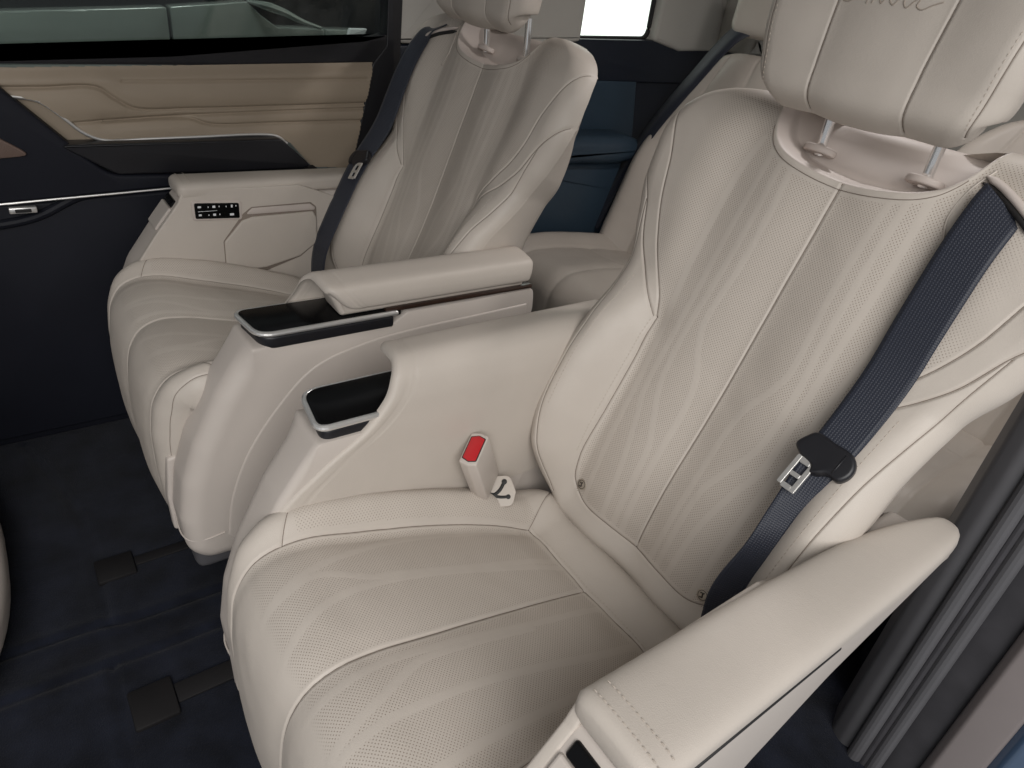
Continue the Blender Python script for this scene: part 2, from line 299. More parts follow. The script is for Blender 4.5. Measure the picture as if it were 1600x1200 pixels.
class Sheet:
    """upholstered sheet: grid over (x, t); t runs along a smooth path in the y-z plane, height is along the path normal"""
    def __init__(s, path, t_zero, t0, t1, hw, F, r, wall, na, nb, edge_t=(True, True), rt=None, seams=(), strips=(), rough=0.0004, side=1):
        D = catmull(path, 900); d = np.r_[0, np.cumsum(np.linalg.norm(np.diff(D, axis=0), axis=1))]
        d0 = d[np.argmin(np.linalg.norm(D - np.asarray(t_zero), axis=1))]; s.d = d - d0; s.D = D
        tan = np.gradient(D, axis=0); tan /= np.linalg.norm(tan, axis=1)[:, None]
        s.Tn = tan; s.Nn = np.stack([-tan[:, 1], tan[:, 0]], 1)
        s.Nn = s.Nn*side
        q = np.linspace(-1, 1, na); a = .35*q + .65*np.sin(math.pi/2*q)
        e = np.linspace(0, 1, nb); b = .5*e + .5*(.5 - .5*np.cos(math.pi*e))
        t = t0 + b*(t1-t0); Tg = np.repeat(t[:, None], na, 1); Xg = a[None]*hw(t)[:, None]
        H = F(Xg, Tg); rnd = lambda dd, rr: rr - np.sqrt(np.maximum(rr*rr - (rr-np.clip(dd, 0, rr))**2, 0))
        HW = hw(t)[:, None]
        s.drop = rnd(HW - abs(Xg), r) + (rnd(t1-Tg, rt or r) if edge_t[1] else 0) + (rnd(Tg-t0, rt or r) if edge_t[0] else 0)
        H = H - s.drop
        for poly, dep, wid, puff, mir in seams:
            C = catmull(poly, max(24, len(poly)*9)); dd = pdist(abs(Xg) if mir else Xg, Tg, C)
            H = H - .75*dep*np.exp(-(dd/(wid*.62))**2) - .75*puff*np.exp(-(dd/.022)**2)
        strip = np.full(Xg.shape, 1e9)
        for poly, mir in strips:
            C = catmull(poly, max(24, len(poly)*8)); strip = np.minimum(strip, pdist(abs(Xg) if mir else Xg, Tg, C))
        H = H + .00012*(1-sstep(strip, .003, .006))
        k = np.random.rand(6)*6
        H = H + rough*(np.sin(Xg*41+k[0]+3*np.sin(Tg*23+k[1])) * np.sin(Tg*37+k[2]+2*np.sin(Xg*29+k[3])))
        s.seams = [q for q in seams if q[1] > 0]
        s.X, s.T, s.H, s.strip, s.na, s.nb, s.wall = Xg, Tg, H, strip, na, nb, wall
        s.V = s.pos(Xg, Tg, H).reshape(-1, 3); s.F = grid_faces(nb, na)
        s.N = vnormals(s.V, s.F)
        up = s.pos(Xg, Tg, H + .01).reshape(-1, 3) - s.V
        if (s.N*up).sum() < 0: s.F = s.F[:, ::-1]; s.N = -s.N
        s.flipped = False
    def frame(s, t):
        y = np.interp(t, s.d, s.D[:, 0]); z = np.interp(t, s.d, s.D[:, 1]); ny = np.interp(t, s.d, s.Nn[:, 0]); nz = np.interp(t, s.d, s.Nn[:, 1])
        # straight continuation past the ends
        for end, sel in ((0, t < s.d[0]), (-1, t > s.d[-1])):
            ex = np.where(sel, t - s.d[end], 0); y = y + ex*s.Tn[end, 0]; z = z + ex*s.Tn[end, 1]
        return y, z, ny, nz
    def pos(s, X, T, H):
        y, z, ny, nz = s.frame(T); return np.stack([X, y + ny*H, z + nz*H], -1)
    def at(s, x, t, lift=0.0):
        """world point(s) on the finished surface"""
        x = np.atleast_1d(x); t = np.atleast_1d(t); tr = s.T[:, 0]; h = []
        for xi, ti in zip(x, t):
            i = int(np.clip(np.searchsorted(tr, ti)-1, 0, s.nb-2)); f = (ti-tr[i])/(tr[i+1]-tr[i])
            h.append((1-f)*np.interp(xi, s.X[i], s.H[i]) + f*np.interp(xi, s.X[i+1], s.H[i+1]))
        return s.pos(x, t, np.array(h) + lift)
    def shell(s, back=True, taper=None):
        """side walls running back from the rim and a closed back"""
        na, nb = s.na, s.nb; loop = [(0, j) for j in range(na)] + [(i, na-1) for i in range(1, nb)] + [(nb-1, j) for j in range(na-2, -1, -1)] + [(i, 0) for i in range(nb-2, 0, -1)]
        loop = loop[::3]; I = np.array([p[0] for p in loop]); J = np.array([p[1] for p in loop]); n = len(loop)
        X, T, H = s.X[I, J], s.T[I, J], s.H[I, J]; rows = []
        cx, ct = 0.0, (s.T[0, 0]+s.T[-1, 0])/2
        for dep, ins in ((-.0005, 0), (.25, .0), (.5, .004), (.75, .010), (.92, .022), (1.0, .045)):
            L = np.hypot(X-cx, T-ct)+1e-9; tp = taper(T)*max(dep, 0) if taper else 0
            rows.append(s.pos(X-(X-cx)/L*ins-np.sign(X)*np.minimum(tp, abs(X)*.6), T-(T-ct)/L*ins, (H*(1-dep) - s.wall*dep) if dep > 0 else H))
        V = np.concatenate(rows); F = [tuple(f) for f in grid_faces(len(rows), n, True)]
        if back: F.append(tuple((len(rows)-1)*n + j for j in range(n)))
        me = mesh_from(V, F); bm = bmesh.new(); bm.from_mesh(me); bmesh.ops.recalc_face_normals(bm, faces=bm.faces); bm.to_mesh(me); bm.free(); return me
    def split(s, classes, perf, off):
        """classes: (nb*na faces) integer panel index -> list of meshes sharing the seam lines"""
        flat = np.stack([s.X.ravel(), s.T.ravel(), np.zeros(s.X.size)], 1); V = s.V - np.asarray(off)
        return {c: sub_mesh(V, s.F, classes == c, {'flat': flat, 'perf': perf.ravel()}, s.N) for c in np.unique(classes)}
    def face_xt(s):
        f = lambda A: (A[:-1, :-1]+A[1:, :-1]+A[:-1, 1:]+A[1:, 1:]).ravel()/4
        return f(s.X), f(s.T)
def seam_lines(sheet, polys, off, parent, r=.00062):
    """dark joint where two panels meet, lying in the groove"""
    for poly, dep, wid, puff, mir in polys:
        for sg in ((1, -1) if mir else (1,)):
            C = catmull(poly, max(30, len(poly)*14)); C = C[(abs(C[:, 0]) < np.array([np.interp(t, sheet.T[:, 0], sheet.X[:, -1]) for t in C[:, 1]])-.002) & (C[:, 1] > sheet.T[0, 0]+.002) & (C[:, 1] < sheet.T[-1, 0]-.002)]
            if len(C) < 4: continue
            P = np.concatenate([sheet.at(sg*x, t, .0001) for x, t in C]) - np.asarray(off); link('seam', tube(P, r, 6), 'seam_line', parent)
def stitches(sheet, poly, off, pitch=.0062, ln=.0040, r=.00055, lift=.0005, mirror=True):
    """row of short thread stitches lying on a sheet along a curve"""
    C = catmull(poly, 400); L = np.linalg.norm(np.diff(C, axis=0), axis=1).sum(); C = resample(C, max(4, int(L/pitch)*2)); V = []; F = []
    for sg in ((1, -1) if mirror else (1,)):
        for k in range(0, len(C)-1, 2):
            c, dirv = C[k], C[k+1]-C[k]; dirv = dirv/np.linalg.norm(dirv)*ln/2
            P = sheet.at(sg*np.array([c[0]-dirv[0], c[0], c[0]+dirv[0]]), np.array([c[1]-dirv[1], c[1], c[1]+dirv[1]]), lift) - np.asarray(off)
            P[0] += 0; t = P[2]-P[0]; up = sheet.at(sg*c[0], c[1], lift+.01)[0] - sheet.at(sg*c[0], c[1], lift)[0]; up /= np.linalg.norm(up)
            sd = np.cross(t, up); sd = sd/(np.linalg.norm(sd)+1e-9)*r; b = len(V)
            for q, p in enumerate(P):
                h = r*(1.0 if q == 1 else -.4)
                V += [p-sd+up*(-r), p+up*h, p+sd+up*(-r)]
            for q in range(2):
                i = b+q*3; F += [(i, i+1, i+4, i+3), (i+1, i+2, i+5, i+4)]
    return mesh_from(V, F)

# ================================================================== CAPTAIN SEAT (built once, copied mirrored for the far side)
OFF = np.array([0, -.45, 0.0])
BO = np.array([0, -.685, .42]); BV = np.array([0, -.326, .945]); BV /= np.linalg.norm(BV); BW = np.array([0, BV[2], -BV[1]])
def bp(x, v, w): return BO + np.array([x, 0, 0]) + BV*v + BW*w
def part(name, me, m, parent, shift=True):
    if shift: me.transform(Matrix.Translation(-Vector(OFF)))
    return link(name, me, m, parent, smooth=False)

seat = thing('captain_seat', 'near cream leather captain seat whose cushion and backrest fill the foreground', 'car seat', tuple(OFF), 'captain seats of the middle row')

# ---- backrest
path = [tuple((BO + BV*v)[1:]) for v in (-.12, 0, .15, .3, .45, .6, .75)]
hw_b = pch([-.075, -.05, 0, .05, .10, .16, .28, .38, .44, .52, .58, .62, .65, .670, .685], [.165, .185, .222, .246, .258, .262, .262, .270, .294, .318, .322, .314, .292, .258, .205])
crest = pch([-.08, -.04, 0, .05, .12, .2, .28, .34, .385, .45, .52, .70], [.005, .035, .060, .082, .090, .083, .060, .030, .015, .013, .015, .006])
A_SEAM = [(.318, .655), (.292, .605), (.264, .545), (.244, .478), (.221, .430), (.193, .388), (.168, .350), (.158, .318)]
B_SEAM = [(.325, .545), (.300, .51), (.277, .477), (.251, .423), (.226, .39), (.190, .352), (.163, .318)]
IN_SEAM = [(.158, .318), (.156, .25), (.156, .13), (.158, .05), (.150, .008), (.120, -.012), (.06, -.014), (0, -.014)]
C_SEAM = [(.278, .475), (.258, .40), (.240, .30), (.232, .21), (.226, .12), (.205, .03), (.175, -.03)]
BEZ = [(.150, .69), (.136, .650), (.122, .622), (.085, .601), (0, .592)]
_bl = pch([0, .03, .06, .09, .115, .130, .140, .150, .16], [.590, .5915, .5955, .603, .617, .636, .660, .70, .75])
def bez_in(X, T): return T - _bl(abs(X))
def F_back(X, T):
    ax = abs(X); xi = .150 + 0*T; k = sstep(ax, .140, .226)
    c = crest(T); ins = .010*(ax/.15)**2*(1-sstep(T, .35, .55)) + .010*np.exp(-((T-.10)/.10)**2) - .004*np.cos(ax/.155*math.pi*2)*(T < 9)
    h = ins*(1-k) + c*k
    h = h - .018*sstep(T, .60, .69)
    m = bez_in(X, T); inside = sstep(m, .0, .016)*(ax < .16)
    h = h*(1-inside) + inside*(-.056 - .028*sstep(m, .012, .075))
    lip = .001*np.exp(-((m+.005)/.004)**2)*(ax < .16); h = h + lip
    h = h + .006*np.exp(-((T+.045)/.022)**2)*(ax < .19)*(1-sstep(ax, .14, .19))
    return h
S1 = [(.072, .590), (.068, .53), (.068, .45), (.075, .345), (.066, .315), (.045, .27), (.038, .23), (.036, .12), (.033, -.01)]
S2 = [(.090, .594), (.089, .5), (.092, .4), (.097, .326), (.092, .235), (.07, .18), (.055, .14), (.05, -.01)]
S3 = [(.112, .602), (.115, .5), (.113, .39), (.112, .21), (.099, .17), (.08, .09), (.072, -.01)]
S4 = [(.138, .615), (.150, .55), (.149, .44), (.142, .353), (.13, .2), (.118, -.01)]
back = Sheet(path, BO[1:], -.072, .685, hw_b, F_back, .042, .125, 460, 560, rt=.03, side=-1,
    seams=[(A_SEAM, .0030, .0026, .0022, True), (B_SEAM, .0035, .0028, .004, True), (IN_SEAM, .0035, .0026, .004, True), ([(0, .590), (0, .3), (0, -.014)], .0032, .0024, .003, False),
           (C_SEAM, .0022, .0020, .002, True), ([(.235, .30), (.222, .21), (.214, .12), (.19, .03)], .0, .003, .0, True)],
    strips=[(S1, True), (S2, True), (S3, True), (S4, True)])
fx, ft = back.face_xt(); fa = abs(fx); sgn = fx > 0
Ap = catmull(A_SEAM, 40); Bp = catmull(B_SEAM, 40); Ip = catmull(IN_SEAM[:5], 40); Cp = catmull(C_SEAM, 40)
xI = np.interp(ft, Ip[::-1, 1], Ip[::-1, 0]); xA = np.interp(ft, Ap[::-1, 1], Ap[::-1, 0]); xB = np.interp(ft, Bp[::-1, 1], Bp[::-1, 0]); xC = np.interp(ft, Cp[::-1, 1], Cp[::-1, 0])
cl = np.zeros(len(fx), int)
outer = np.where(ft > .318, fa > xA, fa > xI) & (ft < .655)
cl[outer] = 2
cl[outer & (ft > .318) & ((fa <= xB) | (ft > .545))] = 4
cl[outer & (cl == 2) & (fa > xC) & (ft < .475)] = 6
cl[(ft < -.014) & (cl == 0)] = 8
cl[(ft < -.014) & (cl == 2) & (fa < .15)] = 8
bz = (bez_in(fx, ft) > .0) & (fa < .16); cl[bz] = 10
cl = np.where((cl < 8) & sgn, cl+1, cl)
perf = (1-sstep(-(back.strip-.0055), 0, .001))*(1-sstep(abs(back.X), .285, .295))
vx = np.where(back.T > .318, np.interp(back.T, Ap[::-1, 1], Ap[::-1, 0]), np.interp(back.T, Ip[::-1, 1], Ip[::-1, 0])); perf = perf*(abs(back.X) < vx-.006)*(abs(back.X) > .005)*(bez_in(back.X, back.T) < -.014)*(back.T > -.006)*(1-sstep(back.drop, .001, .004))*(1-sstep(abs(back.X), .20, .25)*sstep(back.T, .42, .5))
meshes = back.split(cl, perf, OFF)
bro = part('backrest', back.shell(taper=lambda T: .020 + .085*sstep(T, .40, .60)), 'leather', seat); bro.data.polygons.foreach_set('use_smooth', [True]*len(bro.data.polygons))
NM = {0: ('insert_panel', 'perforated_leather'), 1: ('insert_panel', 'perforated_leather'), 2: ('bolster', 'leather'), 3: ('bolster', 'leather'), 4: ('shoulder_panel', 'leather'), 5: ('shoulder_panel', 'leather'),
      6: ('side_panel', 'leather'), 7: ('side_panel', 'leather'), 8: ('lower_roll', 'leather'), 10: ('headrest_bezel', 'bezel_plastic')}
for c, me in meshes.items(): link(NM[c][0], me, NM[c][1], bro, smooth=False)
sm = stitches(back, [(.163, .31), (.163, .2), (.163, .06)], OFF); o = link('stitching', sm, 'thread', bro, smooth=False); o['kind'] = 'stuff'
sm = stitches(back, [(.222, .36), (.220, .25), (.214, .12)], OFF); o = link('stitching', sm, 'thread', bro, smooth=False); o['kind'] = 'stuff'
seam_lines(back, back.seams, OFF, bro)
bx = np.linspace(-.134, .134, 90); link('seam', tube(np.concatenate([back.at(x, float(_bl(abs(x)))-.0085, .0002) for x in bx]) - OFF, .0006, 6), 'seam_line', bro)
# emblem buttons near the lower corners of the insert
for sx in (-1, 1):
    c = back.at(sx*.134, .012, .0008)[0]; R3 = Matrix((( 1, 0, 0), (0, BV[1], BW[1]), (0, BV[2], BW[2]))).to_4x4(); R3.translation = Vector(c - OFF)
    th = np.linspace(0, 2*math.pi, 36, endpoint=False); me = rim_extrude(np.stack([.0098*np.cos(th), .0098*np.sin(th)], 1), -.002, .0014, .0009, 'z', 3); me.transform(R3)
    em = link('emblem_button', me, 'emblem_metal', seat, smooth=False)
    def stroke(pts, r, z=.0014):
        m = tube(np.array([(x, y, z) for x, y in catmull(pts, 14)]), r, 6); m.transform(R3); return m
    link('emblem_ring', tube(np.stack([.0072*np.cos(th), .0072*np.sin(th), 0*th+.0014], 1), .0005, 6, True), 'emblem_dark', em).data.transform(R3)
    link('emblem_mark', stroke([(-.001, .0045), (.0005, .001), (-.001, -.003), (.003, -.0045)], .0011), 'emblem_dark', em)
    link('emblem_mark', stroke([(-.0005, .0015), (.003, .0025), (.0042, .001)], .0009), 'emblem_dark', em)
# belt guide trim at the outer shoulder
gp = [back.at(-.150, .560, .0008)[0], back.at(-.138, .590, .0008)[0], back.at(-.141, .625, .0008)[0], back.at(-.152, .655, .0)[0]]
link('guide_seam', tube(catmull(np.array(gp)-OFF, 40), .0012, 8), 'leather', bro)
for nm, dv, lf, r_, m_ in (('slot_lip', .006, .0035, .0055, 'bezel_plastic'), ('belt_slot', -.002, .0015, .0048, 'mark_black')):
    sl = [back.at(x, v+dv, lf)[0] for x, v in ((-.148, .640), (-.168, .633), (-.190, .622), (-.214, .608), (-.230, .597))]
    link(nm, tube(catmull(np.array(sl)-OFF, 30), np.interp(np.linspace(0, 1, 30), [0, .12, .88, 1], [.001, r_, r_, .001]), 10, flatten=(1, .8)), m_, bro)

# ---- cushion
cpath = [(-.76, .325), (-.70, .345), (-.65, .360), (-.59, .366), (-.50, .389), (-.40, .416), (-.30, .443), (-.23, .4635), (-.185, .467), (-.150, .453), (-.125, .418), (-.112, .36), (-.109, .28), (-.114, .19), (-.128, .12)]
hw_c = pch([-.16, -.08, 0, .1, .2, .3, .4, .45, .50, .60, .80], [.20, .235, .250, .258, .264, .270, .270, .262, .252, .244, .238])
XI = pch([0, .1, .2, .3, .4, .45, .5, .6, .8], [.146, .172, .186, .195, .202, .203, .198, .190, .180])
bc = pch([-.16, -.05, 0, .1, .25, .38, .44, .5, .6], [.0, .018, .026, .038, .042, .034, .018, .006, .0])
def F_cush(X, T):
    ax = abs(X); xi = XI(T); k = sstep(ax, xi-.02, xi+.045)
    h = bc(T)*k + .0055*np.sin(np.clip(ax/xi, 0, 1)*math.pi)**1.0*sstep(T, -.0, .06) - .003
    h = h + .016*np.exp(-((T+.060)/.034)**2)*(1-sstep(ax, .17, .24))
    h = h + .004*np.sin(np.clip((T-.02)/.4, 0, 1)*math.pi)
    return h
ci = np.linspace(0, .76, 12); CI = [(float(XI(t)), t) for t in ci]
CB = [(0, 0), (.07, -.001), (.125, -.004), (.146, 0)]
CE = [(.146, 0), (.175, -.05), (.20, -.09)]
CF = [(.203, .408), (.222, .398), (.245, .385), (.268, .37)]
CR = [(.255, -.05), (.247, .05), (.252, .2), (.258, .35), (.25, .45), (.236, .6), (.23, .76)]
KA = [(.066, .0), (.087, .187), (.103, .289), (.106, .325), (.131, .392), (.125, .422), (.113, .473)]
KB = [(.050, .0), (.070, .12), (.088, .231), (.094, .31), (.082, .396), (.052, .459), (.041, .48)]
KC = [(.142, .03), (.158, .14), (.165, .22), (.165, .281), (.149, .367), (.131, .426), (.111, .475)]
KD = [(.041, .0), (.033, .154), (.022, .262), (.020, .368), (.026, .436), (.029, .48)]
KE = [(.040, .15), (.033, .25), (.033, .322), (.045, .356), (.061, .391), (.078, .442), (.092, .48)]
KF = [(.115, .0), (.113, .073), (.098, .188), (.088, .281), (.088, .357), (.091, .431), (.100, .48)]
KG = [(.150, .05), (.150, .2), (.152, .3), (.160, .40), (.158, .48)]
neg = lambda P: [(-x, t) for x, t in P]
cush = Sheet(cpath, (-.59, .366), -.145, .83, hw_c, F_cush, .05, .12, 440, 560, edge_t=(True, True), rt=.03,
    seams=[(CI, .0038, .0026, .0045, True), (CB, .0035, .0026, .004, True), (CE, .0028, .0024, .002, True), (CF, .0026, .0024, .002, True), (CR, .0018, .0022, .0012, True), ([(0, 0), (0, .2), (0, .4), (0, .83)], .0036, .0028, .0028, False)],
    strips=[(KA, False), (KB, False), (KC, False), (neg(KD), False), (neg(KE), False), (neg(KF), False), (neg(KG), False)])
fx, ft = cush.face_xt(); fa = abs(fx); sgn = fx > 0; cl = np.zeros(len(fx), int)
xi = XI(ft); cl[fa > xi] = 2
cf = catmull(CF, 40); ce = catmull(CE, 40)
front = ft > np.interp(fa, cf[:, 0], cf[:, 1]); cl[(fa > xi) & front] = 4
rear = ((ft < 0) & (fa < .146)) | ((fa >= .146) & (ft < np.interp(fa, ce[:, 0], ce[:, 1]))); cl[rear] = 6
cl = np.where((cl < 6) & sgn, cl+1, cl)
perf = (1-sstep(-(cush.strip-.0062), 0, .001))*(abs(cush.X) < XI(cush.T)-.006)*(abs(cush.X) > .006)*(cush.T > .008)*(1-sstep(cush.T, .455, .475))
bol = (abs(cush.X) > XI(cush.T)+.008)*(abs(cush.X) < .242)*(cush.T > -.02)*(cush.T < .385)*(cush.T < np.interp(abs(cush.X), cf[:, 0], cf[:, 1])-.008)
rl = (cush.T < -.006)*(cush.T > -.10)*(abs(cush.X) < .14)
perf = np.maximum(perf, np.maximum(.8*bol, .0*rl))
cuo = part('cushion', cush.shell(), 'leather', seat); cuo.data.polygons.foreach_set('use_smooth', [True]*len(cuo.data.polygons))
NM = {0: ('insert_panel', 'perforated_leather'), 1: ('insert_panel', 'perforated_leather'), 2: ('bolster', 'perforated_leather'), 3: ('bolster', 'perforated_leather'), 4: ('front_corner', 'leather'), 5: ('front_corner', 'leather'), 6: ('rear_roll', 'leather')}
for c, me in cush.split(cl, perf, OFF).items(): link(NM[c][0], me, NM[c][1], cuo, smooth=False)
seam_lines(cush, cush.seams, OFF, cuo)
o = link('stitching', stitches(cush, [(.143, -.007), (.07, -.008), (0, -.007)], OFF), 'thread', cuo, smooth=False); o['kind'] = 'stuff'
part('seat_base', boxm((-.235, -.70, .03), (.235, -.15, .30), .02), 'grey_trim', seat)

# ---- headrest
def hpt(x, v, w): return bp(x, v, w)
HP = [tuple(bp(0, v, w)[1:]) for v, w in ((.645, -.02), (.650, .045), (.663, .076), (.70, .090), (.76, .103), (.82, .112), (.87, .102), (.895, .06))]
hw_h = pch([-.05, 0, .03, .06, .12, .18, .24, .30], [.130, .146, .155, .160, .165, .166, .160, .140])
def F_head(X, T):
    ax = abs(X); return .007*sstep(ax, .05, .14)*sstep(T, .02, .08) - .001 + .004*np.cos(np.clip(ax/.06, 0, 1)*math.pi/2)
HS1 = [(.062, -.03), (.063, .03), (.066, .1), (.070, .2), (.07, .28)]
HS2 = [(.128, -.02), (.138, .03), (.146, .1), (.148, .2), (.14, .28)]
head = Sheet(HP, HP[2], -.055, .27, hw_h, F_head, .032, .085, 300, 300, rt=.022, side=-1, seams=[(HS1, .0030, .0026, .0018, True), (HS2, .0018, .0018, .001, True)])
fx, ft = head.face_xt(); c1 = catmull(HS1, 40); x1 = np.interp(ft, c1[:, 1], c1[:, 0]); cl = np.where(abs(fx) < x1, 0, np.where(fx > 0, 2, 1))
hdo = part('headrest', head.shell(), 'leather', seat); hdo.data.polygons.foreach_set('use_smooth', [True]*len(hdo.data.polygons))
for c, me in head.split(cl, np.zeros(head.X.shape), OFF).items(): link(('center_panel', 'side_wing', 'side_wing')[c], me, 'leather', hdo, smooth=False)
o = link('stitching', stitches(head, [(.130, .0), (.136, .05), (.142, .12), (.143, .2)], OFF), 'thread', hdo, smooth=False); o['kind'] = 'stuff'
seam_lines(head, head.seams, OFF, hdo)
# embroidered flowing script across the centre panel
SCR = [[(.052, .150), (.044, .150), (.030, .166), (.022, .180), (.019, .182), (.021, .160), (.022, .149)], [(.034, .161), (.024, .163), (.014, .166)],
       [(.016, .150), (.013, .160), (.011, .163), (.009, .158), (.005, .151), (.001, .159), (-.002, .161), (-.005, .153), (-.009, .151), (-.014, .160), (-.018, .161), (-.020, .153), (-.024, .150), (-.030, .157), (-.036, .162), (-.034, .153), (-.040, .150), (-.050, .156), (-.058, .160)]]
V = []
for i, st in enumerate(SCR):
    C = catmull(st, len(st)*9); P = np.concatenate([head.at(x*1.02+.006, t-.046, .0003) for x, t in C]) - OFF
    link('embroidered_script', tube(P, .00075, 6), 'script_thread', hdo)
th = np.linspace(0, 2*math.pi, 28, endpoint=False); c = bp(.158, .745, .055); me = rim_extrude(np.stack([c[1]+.013*np.cos(th), c[2]+.013*np.sin(th)], 1), .150, .1695, .003, 'x', 4)
part('headrest_button', me, 'cream_plastic', seat).parent = hdo
# posts and guides
for sx in (-1, 1):
    b0 = bp(sx*.075, .622, -.052); t1 = bp(sx*.075, .70, -.018)
    po = part('headrest_post', tube(np.array([b0, (b0+t1)/2, t1]), .0070, 18), 'chrome', seat)
    th = np.linspace(0, 2*math.pi, 36, endpoint=False); me = rim_extrude(np.stack([.024*np.cos(th), .018*np.sin(th)], 1), -.006, .004, .003, 'z', 4)
    R3 = Matrix(((1, 0, 0), (0, BW[1]*.93+.0, BV[1]), (0, BW[2]*.93-.0, BV[2]))).to_4x4(); c = bp(sx*.075, .628, -.049); R3.translation = Vector(c); me.transform(R3)
    part('post_guide', me, 'bezel_plastic', seat)

# ---- inner armrest console (x = .236 .. .335)
body = round_poly([(-.262, .586), (-.205, .500), (-.160, .405), (-.136, .330), (-.124, .250), (-.128, .175), (-.155, .145), (-.26, .138), (-.80, .20), (-.838, .40), (-.845, .560), (-.835, .606), (-.545, .606), (-.515, .586), (-.40, .586)],
                  [.014, .12, .12, .10, .08, .05, .05, .05, .05, .1, .03, .012, .006, .006, .02], 6, .010)
arm_in = part('inner_armrest', rim_extrude(body, .240, .332, .034, 'x', 7, r0=.012, k=np.clip((.592-body[:, 1])/.040, .15, 1)*np.clip((body[:, 0]+.80)/.1, .15, 1)), 'cream_plastic', seat)
# raised side shield whose upper edge sweeps in an arc (seam seen on the aisle side)
arc = catmull([(-.195, .205), (-.207, .285), (-.240, .375), (-.295, .458), (-.366, .528), (-.46, .556), (-.563, .566), (-.70, .570), (-.825, .574)], 60)
low = [(-.825, .42), (-.78, .215), (-.28, .16), (-.215, .165)]
sh = np.vstack([arc, low]); shp = resample(np.vstack([sh, sh[:1]]), 170)[:-1]
part('side_shield', rim_extrude(shp, .318, .3345, .004, 'x', 4), 'cream_plastic', seat).parent = arm_in
part('foot_bead', tube(catmull([(.243, -.1262, .212), (.262, -.1243, .208), (.296, -.1248, .204), (.318, -.1335, .205), (.3310, -.156, .209), (.3330, -.19, .214)], 40), .0014, 8), 'cream_plastic', seat).parent = arm_in
part('side_flap', rim_extrude(round_poly([(-.150, .345), (-.128, .34), (-.1185, .25), (-.1205, .17), (-.145, .17)], .008, 4, .008), .216, .243, .006, 'x', 4), 'cream_plastic', seat).parent = arm_in
# padded top that rolls over the inner side
prof = np.array([(.331, .6235), (.3370, .630), (.3375, .652), (.3310, .667), (.305, .6745), (.272, .676), (.250, .662), (.2385, .632), (.2355, .59), (.2355, .54), (.2355, .48), (.2355, .40)])
yf = np.array([-.445, -.425, -.405, -.393, -.388, -.384, -.376, -.364, -.330, -.262, -.200, -.195])
yr = np.array([-.812, -.815, -.818, -.820, -.82, -.82, -.825, -.84, -.84, -.84, -.84, -.84])
PR = catmull(np.column_stack([prof, yf, yr]), 90); ns = len(PR); rows = []
uu = np.linspace(0, 1, 70)
tx = np.gradient(PR[:, :2], axis=0); tx /= np.linalg.norm(tx, axis=1)[:, None]; nrm = np.stack([-tx[:, 1], tx[:, 0]], 1)
if nrm[ns//3, 1] < 0: nrm = -nrm
def padrow(y, ins): return np.stack([PR[:, 0]-nrm[:, 0]*ins, y, PR[:, 1]-nrm[:, 1]*ins], 1)
rr = .011
rows = []
for a in np.linspace(0, math.pi/2, 7): rows.append(padrow(PR[:, 2] - rr*(1-math.cos(a)), rr*(1-math.sin(a))))      # rolled front lip
for u in np.linspace(.02, .97, 120):
    y = (PR[:, 2]-rr)*(1-u) + PR[:, 3]*u; dd = (PR[:, 2]-rr) - y
    rows.append(padrow(y, .0014*np.exp(-((dd-.014)/.0016)**2) + .0014*np.exp(-((dd-.022)/.0016)**2)))
for a in np.linspace(0, math.pi/2, 6): rows.append(padrow(PR[:, 3] - rr*math.sin(a)*.6, rr*(1-math.cos(a))))
Vv = np.concatenate(rows); Ff = grid_faces(len(rows), ns); N = vnormals(Vv, Ff)
if N[len(Vv)//2 + 30, 2] < 0 and N[:, 2].mean() < 0: Ff = Ff[:, ::-1]; N = -N
me = big_mesh(Vv, Ff); part('pad', me, 'leather', seat).parent = arm_in
part('pad_core', rim_extrude(round_poly([(-.418, .612), (-.402, .648), (-.412, .662), (-.808, .662), (-.812, .612)], .008, 4, .02), .258, .329, .010, 'x', 4), 'leather', seat).parent = arm_in
part('wood_strip', boxm((.300, -.83, .6085), (.3335, -.50, .6165), .001, 2), 'wood_strip', seat).parent = arm_in
# touch display slab with bright rim
def disp_outline(x0, x1, yf_, yr_, r1=.02, r2=.02): return round_poly([(x0, yf_), (x1, yf_-.012), (x1, yr_), (x0, yr_)], [.016, .03, .002, .002], 8, .006)
base = part('display_base', rim_extrude(disp_outline(.2445, .3345, -.268, -.515), .577, .601, .006, 'z', 5), 'black_plastic', seat); base.parent = arm_in
part('display', rim_extrude(disp_outline(.2450, .3335, -.2655, -.53), .600, .6115, .0015, 'z', 3), 'gloss_black', seat).parent = arm_in
do = disp_outline(.2435, .3352, -.2635, -.52); i0 = np.argmin(np.linalg.norm(do-np.array([.3352, -.52]), axis=1)); i1 = np.argmin(np.linalg.norm(do-np.array([.2435, -.52]), axis=1))
q = np.roll(do, -i1, 0); k = np.argmin(np.linalg.norm(q-np.array([.3352, -.52]), axis=1)); q = q[:k+1] if np.min(q[:k+1, 1]*-1) < .4 else q[k:]
part('chrome_rim', tube(np.column_stack([q, np.full(len(q), .6065)]), .0046, 10), 'satin_chrome', seat).parent = arm_in

# ---- outer armrest (x = -.325 .. -.238)
bodyo = round_poly([(-.300, .614), (-.245, .545), (-.190, .470), (-.150, .38), (-.135, .28), (-.20, .22), (-.42, .34), (-.526, .452), (-.635, .521), (-.75, .560), (-.865, .598), (-.862, .614)],
                   [.012, .05, .1, .1, .06, .06, .1, .1, .1, .1, .006, .006], 6, .010)
arm_out = part('outer_armrest', rim_extrude(bodyo, -.327, -.2405, .012, 'x', 6), 'cream_plastic', seat)
